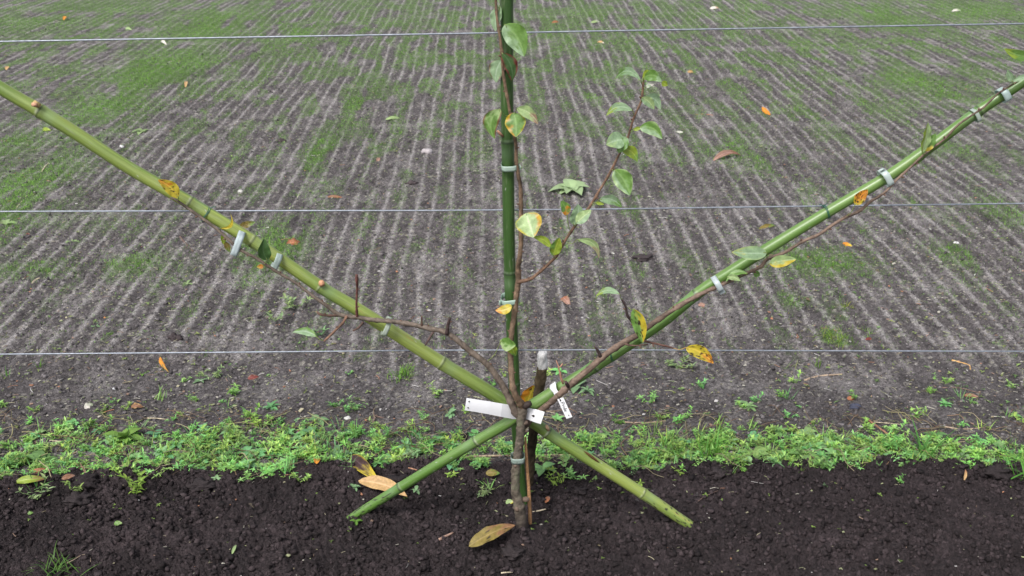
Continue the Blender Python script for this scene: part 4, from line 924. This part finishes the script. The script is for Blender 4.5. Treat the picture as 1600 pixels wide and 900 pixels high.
FL = [
 ('large olive brown leaf with toothed edge lying left of the trunk foot', (769, 850), 80, 26, 25, 'ol', 'br', 'tip', dict(spots=.08, arch=.10, serr=.07, roll=-.1, fold=.15, lift=.022)),
 ('dark purple brown leaf curling up behind the low end of the left-hand pole', (571, 748), 58, 22, -43, 'dk', 'y', 'tip', dict(arch=.05, roll=.3, lift=.03, edgec='y')),
 ('curled tan leaf under the low end of the left-hand pole', (599, 780), 80, 24, -18, 'tan', 'tan', 'tip', dict(arch=-.02, side=-.08, roll=.1, lift=.030, edgec='tan')),
 ('rust brown crumpled leaf on the field right of the hanging tie', (459, 383), 23, 14, 5, 'rust', 'br', 'edge', dict(arch=.25, ripple=.18)),
 ('narrow pale green leaf on the field left of the upright pole top', (614, 187), 24, 6, 4, 'pg', None, 'tip', {}),
 ('long pale brown curved leaf on the field under the right pole', (1136, 249), 46, 10, 10, 'pk', 'br', 'tip', dict(side=-.1)),
 ('bright orange leaf on the field, the most vivid one', (1197, 178), 24, 8, -22, 'o', 'o', 'tip', dict(arch=-.1)),
 ('small yellow orange leaf below the right pole', (1323, 385), 18, 8, -10, 'o', 'y', 'tip', {}),
 ('olive green leaf lying on the field above the right pole', (1198, 357), 27, 8, 12, 'ol', 'g', 'tip', {}),
 ('pinkish orange leaf on bare soil right of the lower upright tie', (885, 473), 18, 13, -50, 'pk', 'rust', 'base', {}),
 ('pink brown leaf lying just under the tied right branch', (1098, 480), 16, 8, -20, 'pk', 'br', 'tip', {}),
 ('narrow orange brown leaf pointing down left of the crossing', (258, 577), 32, 6, -50, 'o', 'ol', 'tip', dict(roll=.5, lift=.006)),
 ('dark red leaf on the field near the lowest wire', (396, 592), 18, 9, 10, 'r', 'pk', 'edge', {}),
 ('yellow green and brown leaf at the bed edge far left', (50, 756), 50, 13, 6, 'yg', 'br', 'tip', dict(lift=.01)),
 ('reddish brown leaf just above the yellow green one far left', (66, 743), 34, 9, 5, 'rust', 'br', 'tip', dict(lift=.012)),
 ('brown curled leaf beside the dark clod left', (108, 752), 22, 9, 15, 'br', 'pk', 'tip', dict(lift=.012)),
 ('small red leaf below the middle wire far left', (44, 369), 8, 7, 0, 'r', 'pk', 'tip', {}),
 ('yellow green leaf under the left pole near its top', (73, 205), 15, 8, 0, 'yg', None, 'tip', {}),
 ('tan leaf standing on the field above the left pole', (291, 135), 10, 5, 70, 'tan', None, 'tip', {}),
 ('tan leaf near the far left under the top wire', (12, 109), 9, 6, 30, 'tan', None, 'tip', {}),
 ('small yellow leaf right of the side shoot tip', (1079, 114), 10, 6, 0, 'tan', 'y', 'tip', {}),
 ('pink leaf between the upright pole and grey stone', (591, 253), 10, 6, 60, 'pk', None, 'tip', {}),
 ('pale dry heart shaped leaf above the verge at left', (139, 637), 15, 12, 30, 'wh', 'pg', 'tip', {}),
 ('brown crumpled leaf just above the verge at left', (215, 638), 20, 9, 0, 'br', 'tan', 'edge', dict(arch=.3, ripple=.2)),
 ('brown leaf on bare soil near the right edge', (1517, 621), 24, 7, -6, 'br', 'pk', 'tip', {}),
 ('red leaf beside the dark blue stone at right', (1329, 625), 12, 8, -10, 'rust', 'r', 'tip', {}),
 ('orange bent scrap at the bed edge near right', (1506, 749), 20, 5, 85, 'tan', 'rust', 'tip', dict(lift=.008)),
 ('red scrap on the soil under the lowest wire at right', (1357, 532), 11, 5, 5, 'r', 'rust', 'tip', {}),
 ('pink orange leaf on the bed right of the trunk', (855, 784), 12, 7, 60, 'rust', 'pk', 'tip', dict(lift=.006)),
 ('brown narrow leaf on the field above the middle wire', (524, 310), 26, 5, -3, 'br', 'rust', 'tip', {}),
 ('round pale green leaf on the left of the bed', (185, 820), 13, 8, 5, 'g', 'pg', 'tip', {}),
 ('narrow pale green leaf upright on the bed at left', (366, 861), 16, 5, 65, 'pg', None, 'tip', {}),
 ('yellowing round leaf on the bed close to the trunk', (797, 787), 14, 9, 0, 'pg', 'y', 'tip', {}),
 ('small green leaf at the far left of the bed', (48, 804), 9, 6, 10, 'g', None, 'tip', {}),
 ('ragged olive leaf at the edge of the verge left of the trunk', (770, 746), 22, 12, 0, 'ol', 'g', 'tip', dict(lift=.012)),
 ('orange leaf among the verge weeds at left', (496, 733), 9, 11, 80, 'o', 'tan', 'tip', dict(lift=.02)),
 ('pale leaf close to the upper wire at left', (257, 70), 14, 5, -20, 'wh', None, 'tip', {}),
 ('pale green leaf on the grassy strip above the top wire at left', (201, 47), 11, 6, -10, 'pg', None, 'tip', {}),
 ('orange leaf above the top wire at left', (102, 31), 9, 5, 30, 'o', 'tan', 'tip', {}),
 ('pale green leaf above the top wire right of the pole', (930, 36), 15, 5, 5, 'pg', 'wh', 'tip', {}),
 ('tan leaf just under the top wire right of the pole', (939, 68), 12, 5, -10, 'tan', 'wh', 'tip', {}),
 ('rusty leaf above the top wire beside the pole', (868, 36), 12, 5, 5, 'rust', 'br', 'tip', {}),
 ('pale leaf above the top wire furthest right', (1494, 18), 15, 5, 5, 'wh', 'pg', 'tip', {}),
 ('pale leaf above the top wire at the right quarter', (1116, 14), 14, 6, 5, 'wh', 'tan', 'tip', {}),
]
for lb, c, L, w, an, c1, c2, wh, kw in FL: ground_leaf(lb, c, L, w, an, c1, c2, wh, **kw)
# orange leaf half hidden by the stake
g = Geo(); leaf_geo(g, P(822, 634, 2.28), P(834, 602, 2.275), 27 * mpp(P(822, 620, 2.28)), c1='y', c2='o', where='right', spots=.18, roll=.1, seed=4.4, petiole=P(818, 640, 2.12))
o = g.build('leaf', M_leaf, tree, root_t); o['label'] = 'orange yellow leaf in the fork, partly hidden by the wooden stake'

def stick(label, pts, w, col, cat='twig', name='dry_twig', lift=.003, grp='dry twigs lying about'):
    q = []
    for a, b in pts:
        p = on_ground(a, b); p[2] += lift; q.append(p)
    m = mpp(q[0]); pp = catmull(q, .006); n = len(pp)
    V, F, UV, _ = tube(pp, np.linspace(w, w * .6, n) * m / 2, 8, .2, int(pts[0][0])); nn = fbm(V[:, 0] * 90, V[:, 1] * 90, 151, 3)
    g = Geo(); g.add(V, F, np.clip(np.array(col)[None] * (1 + .4 * nn)[:, None], .01, 1), UV)
    tag(g.build(name, M_bark, None, pp[0]), label, cat, grp)
T1, T2, T3, T4 = (.34, .26, .19), (.13, .085, .07), (.42, .36, .26), (.30, .16, .10)
for lb, pts, w, col in [
 ('long grey brown stick lying in the verge behind the trunk', [(700, 717), (760, 714), (830, 713), (900, 712)], 4, T1),
 ('thin brown twig in the verge left of the trunk', [(610, 727), (640, 733), (672, 742)], 3, T4),
 ('reddish twig slanting on bare soil above the right verge', [(1357, 658), (1376, 672), (1404, 692)], 3.4, T4),
 ('forked brown twig near the lowest wire at right', [(1256, 596), (1280, 589), (1316, 586)], 4, T1),
 ('long thin twig near the right edge above the verge', [(1468, 607), (1500, 608), (1532, 616)], 2.6, T2),
 ('thin twig lying level close to the right verge', [(1475, 668), (1505, 672), (1540, 669)], 2.6, T1),
 ('pair of pale straws above the right verge', [(1365, 661), (1390, 663), (1410, 665)], 2, T3),
 ('orange bent root near the right edge at the lowest wire', [(1487, 564), (1502, 568), (1514, 572), (1516, 579)], 2.6, (.5, .3, .12)),
 ('pale straw slanting above the middle wire at far left', [(27, 325), (36, 314), (43, 306)], 2.4, T3),
 ('thin straw slanting below the middle wire at left', [(84, 356), (100, 348), (116, 341)], 2, T3),
 ('tan bent twig on the field at far left', [(48, 450), (54, 440), (63, 435), (67, 425)], 4, T3),
 ('dark twig slanting below the left pole', [(281, 371), (290, 381), (302, 394)], 3.4, T2),
 ('yellow green bent blade below the left pole', [(290, 434), (305, 422), (318, 404)], 2.4, (.3, .33, .1)),
 ('dark muddy twig on the field left of centre', [(395, 233), (412, 231), (432, 233)], 4, T2),
 ('pale twig on the field under the left pole top', [(64, 272), (70, 262), (76, 256)], 2.6, T3),
 ('brown stick lying level on the field at right', [(1087, 181), (1100, 180), (1114, 181)], 3.4, T4),
 ('pale curled stalk on the field above the middle wire', [(452, 327), (463, 319), (466, 307), (474, 300)], 2.2, (.4, .45, .25)),
 ('pale stick on the bed right of the trunk', [(832, 802), (845, 799), (857, 796)], 3, T3),
 ('thin dark root on the bed at right of the pole foot', [(1085, 790), (1100, 778), (1122, 768)], 1.8, T2),
 ('small pale twig with a green tip on the bed at left', [(310, 787), (320, 780), (328, 775)], 2.2, T3),
 ('curled thin root beside the grass tuft on the bed', [(105, 882), (118, 875), (128, 869), (140, 869), (142, 880)], 1.6, T1),
 ('short brown twig at the bed edge far left', [(352, 719), (366, 724), (380, 733)], 3.4, T4),
 ('straight twig in the verge behind the white label at right', [(960, 660), (1000, 662), (1040, 659)], 2.6, T1),
 ('pale twig right of the white label', [(850, 643), (870, 648), (886, 653)], 1.6, T3),
 ('dark short twig lying over the soil below the lowest wire', [(600, 655), (585, 650), (584, 640)], 2.6, T2),
 ('pink brown twig above the verge left of the trunk', [(583, 662), (585, 655), (584, 645)], 3, (.25, .17, .15)),
 ('pale straw lying just above the left verge', [(230, 655), (245, 655), (262, 657)], 2.2, T3),
 ('pale straw in the verge at far left', [(62, 689), (80, 690), (104, 692)], 3, T3),
 ('small brown chip of wood on the bed left of the large leaf', [(686, 845), (696, 840), (708, 834)], 5, (.34, .22, .17)),
 ('short pale straw at the bottom edge of the bed', [(783, 897), (793, 896), (801, 896)], 2.6, T3)]:
    stick(lb, pts, w, col)
def rock(label, c, wpx, hpx, col, name='stone', seed=1, sub=3, amp=.3, matl=None, cat='stone', sink=.35, grp=None):
    p = on_ground(*c); m = mpp(p); V, F, K = lump(sub, seed, amp); r = wpx * m / 2; V = V * np.array([r, r * .85, hpx * m * .62])
    V = V + p + np.array([0, 0, hpx * m * (.5 - sink)])
    me = big_mesh(name, V - p, F, matl or M_stone, K * np.array(col)); tag(link(name, me, None, p), label, cat, grp)
for i, (lb, c, w, h, col) in enumerate([
 ('flat pale grey stone on the field left of the upright pole', (667, 238), 20, 10, (.36, .33, .34)),
 ('small white stone far right below the right pole', (1493, 382), 10, 8, (.6, .6, .6)),
 ('white fleck of stone left of the small far right one', (1525, 431), 7, 5, (.6, .6, .58)),
 ('white stone below the lowest wire at left', (176, 609), 9, 6, (.6, .6, .62)),
 ('dark blue grey stone on bare soil at right', (1336, 637), 18, 10, (.05, .055, .085)),
 ('pale grey stone above the left pole at mid height', (376, 300), 9, 7, (.45, .44, .42)),
 ('whitish stone close under the left pole', (190, 231), 8, 7, (.5, .5, .5)),
 ('white flake of stone above the verge left of the trunk', (543, 654), 11, 5, (.5, .5, .48)),
 ('pale stone under the side shoot leaves', (957, 398), 8, 6, (.55, .55, .5)),
 ('pale stone on the field below the side shoot tip', (1062, 208), 13, 6, (.42, .42, .36)),
 ('orange brown pebble on the field far left', (164, 498), 5, 5, (.4, .18, .06)),
 ('pale stone beside the second upright tie at left', (463, 515), 0.1, 0.1, (.4, .2, .1))][:11]):
    rock(lb, c, w, h, col, seed=20 + i, grp='stones on the soil')
for i, (lb, c, w, h, k) in enumerate([
 ('dark clod with a hollow below it on the left field', (274, 531), 22, 14, .04), ('big black clod at the bed edge far left', (136, 757), 38, 26, .018), ('brown clod below the big black one at left', (122, 784), 40, 20, .022),
 ('dark clod at the bed edge between the left weeds', (356, 741), 18, 15, .018), ('wide crumbly clod in the bed at left', (318, 762), 42, 16, .022), ('clod under the verge right of the curled dead leaf', (622, 756), 46, 18, .02),
 ('dark clod in the verge left of the trunk', (723, 684), 19, 11, .025), ('dark flat clod on the bed right of the stake', (903, 769), 26, 10, .02), ('brown clod at the verge right of the slanting pole', (1122, 742), 24, 14, .03),
 ('round clod topping the lip of the bed at right', (1110, 728), 40, 20, .022), ('clod on the bed close to the right edge', (1560, 741), 34, 18, .02), ('small dark clod on the field below the side shoot', (1005, 404), 30, 8, .035),
 ('round dark clod on the field at the left of centre', (441, 223), 13, 10, .05), ('dark clod on the field above the middle wire', (643, 289), 18, 11, .05), ('brown lump of soil under the big leaf', (800, 866), 34, 16, .024)]):
    rock(lb, c, w, h, (k * 1.25, k, k * 1.05), 'soil_clod', 60 + i, 4, .55, M_crumb, 'clod', .3, 'soil clods')

# ---- single plants one can pick out
def plant(label, c, T, s, col, name='weed', cat='weed', grp='weeds standing on their own', yaw=None):
    p = on_ground(*c); V, F, K = T; a = rnd.random() * 6.28 if yaw is None else yaw
    V = V * s; V = np.stack([V[:, 0] * math.cos(a) - V[:, 1] * math.sin(a), V[:, 0] * math.sin(a) + V[:, 1] * math.cos(a), V[:, 2]], 1)
    me = big_mesh(name, V, F, M_weed, np.clip(K * np.array(col), 0, 1), False); tag(link(name, me, None, p), label, cat, grp)
PG, BGc, GG = (.24, .33, .15), (.17, .29, .14), (.11, .23, .035)
def broad(r, nl, L): return rosette(random.Random(r), nl, L, .62, (.1, .55), 1.0)
plant('broad pale green rosette on the field beside the side shoot', (893, 300), rosette(random.Random(1), 11, .095, .7, (.15, .75), .9), 1, (.34, .46, .24))
plant('pale two leaved plant below the middle wire at left', (112, 380), broad(2, 3, .045), 1, PG)
plant('pale plant at the far left edge under the middle wire', (10, 352), broad(3, 4, .05), 1, PG)
plant('pale small plant on the field above the left pole', (222, 208), broad(4, 6, .055), 1, PG)
plant('pale bushy weed left of the bare twigs', (455, 484), sprig(random.Random(5), 2.0), 1, PG)
plant('pale weed just below the bushy one', (428, 503), sprig(random.Random(6), 1.8), 1, PG)
plant('star shaped pale weed on the left field', (292, 446), rosette(random.Random(7), 7, .03, .35), 1, PG)
plant('leafy weed at the crossing of left branch and pole', (500, 527), sprig(random.Random(8), 1.6), 1, BGc)
plant('two leaved seedling below the lowest wire at left', (223, 586), broad(9, 3, .028), 1, GG)
plant('seedling near the lowest wire at far left', (150, 512), broad(10, 3, .026), 1, BGc)
plant('dark green seedling just above the lowest wire at left', (170, 524), broad(11, 4, .022), 1, GG)
plant('green seedling with narrow leaves left of the grass tuft', (315, 598), rosette(random.Random(12), 5, .026, .4), 1, BGc)
plant('spreading seedling left of the verge grass tuft', (338, 592), sprig(random.Random(13), 1.3), 1, PG)
plant('green leaf pair in the shade behind the tag', (899, 606), broad(14, 3, .05), 1, BGc)
plant('narrow leaved seedling right of the name tag', (918, 613), rosette(random.Random(15), 7, .035, .25), 1, BGc)
plant('broad leaved weed right of the tree under the tied branch', (907, 432), broad(16, 3, .03), 1, PG)
plant('leaning pale weed near the lowest wire right of the pole', (1060, 575), sprig(random.Random(17), 1.6), 1, PG)
plant('tall sprig at the bed edge on the left', (212, 777), sprig(random.Random(18), 1.7), 1, (.19, .3, .05))
plant('small sprig left of the tall one on the bed', (120, 769), sprig(random.Random(19), 1.2), 1, (.2, .3, .08))
plant('pale leafy sprig at the far left of the bed', (60, 779), sprig(random.Random(20), 1.4), 1, PG)
plant('seedling at the foot of the left-hand pole end', (556, 817), broad(21, 4, .018), 1, GG)
plant('small seedling beside the dead purple leaf', (553, 764), rosette(random.Random(22), 6, .022, .45), 1, BGc)
plant('small seedling under the slanting pole left of the trunk', (650, 769), rosette(random.Random(23), 5, .022, .45), 1, BGc)
plant('pale sprig on the bed between pole and trunk', (754, 775), sprig(random.Random(24), .9), 1, PG)
plant('yellowish sprig on the bed right of the stake', (867, 756), sprig(random.Random(25), 1.1), 1, (.2, .3, .06))
plant('leafy weed standing above the verge at left', (194, 690), rosette(random.Random(26), 12, .055, .45, (.3, 1.2)), 1, (.17, .30, .06))
plant('large leaved weed in the verge at far left', (70, 725), rosette(random.Random(27), 9, .05, .6, (.1, .8)), 1, (.13, .24, .08))
plant('grey green leafy weed in the verge left of centre', (525, 712), rosette(random.Random(28), 9, .04, .5, (.1, .8)), 1, (.14, .25, .12))
plant('veined pale rosette at the verge edge on the right', (1180, 720), rosette(random.Random(29), 8, .05, .5, (.3, 1.1)), 1, (.21, .32, .1))
plant('round leaved weed low in the verge right of centre', (1255, 715), rosette(random.Random(30), 8, .045, .55, (.2, .9)), 1, (.16, .28, .09))
plant('bright green round leaved weed right of the trunk', (848, 735), rosette(random.Random(31), 7, .04, .6, (.1, .8)), 1, (.14, .28, .1))
def gt(label, c, nb, L, Wd, sp, col, **kw): plant(label, c, tuft(random.Random(int(c[0])), nb, L, Wd, sp, **kw), 1, col, 'grass_tuft', 'grass', 'separate tufts of grass')
gt('bright grass tuft below the lowest wire left of the trunk', (630, 588), 70, .05, .0022, .02, (.13, .28, .035))
gt('yellowish grass tuft on the field under the right pole', (1302, 533), 70, .06, .002, .032, (.19, .29, .05))
gt('small grass tuft right of the yellowish one', (1350, 520), 30, .035, .0018, .03, (.15, .27, .06))
gt('small yellow green grass tuft above the yellowish one', (1325, 482), 26, .035, .002, .015, (.22, .3, .04))
gt('dark green grass tuft on the bed in the lower left corner', (90, 893), 44, .06, .0026, .022, (.08, .17, .035), lean=(.3, 1.2))
gt('large coarse grass tuft at the edge of the right verge', (1112, 722), 55, .095, .0042, .03, (.10, .27, .035), lean=(.2, 1.0))
gt('tall grass shoots in the right verge', (1440, 716), 16, .12, .006, .015, (.10, .25, .05), lean=(.05, .7))
gt('coarse grass at the far right end of the verge', (1592, 742), 18, .08, .005, .02, (.09, .26, .04), lean=(.3, 1.1))
gt('single tall grass shoots in the middle of the right verge', (1312, 722), 7, .085, .005, .01, (.13, .28, .06), lean=(.05, .5))
gt('upright grass blades right of the sown rows edge', (1277, 575), 8, .045, .0028, .006, (.14, .26, .04), lean=(.02, .3))
gt('grass blades left of the middle of the verge', (648, 700), 14, .06, .003, .012, (.12, .26, .05))
gt('grass blades above the lowest wire at far left', (60, 576), 12, .04, .0024, .008, (.1, .24, .04), lean=(.02, .4))
gt('thin blades at the far left under the lowest wire', (12, 590), 9, .05, .0026, .006, (.1, .24, .04), lean=(.02, .3))
gt('curving pale grass right of the pole at the lowest wire', (1236, 578), 9, .05, .002, .01, (.2, .28, .1), lean=(.1, .8))
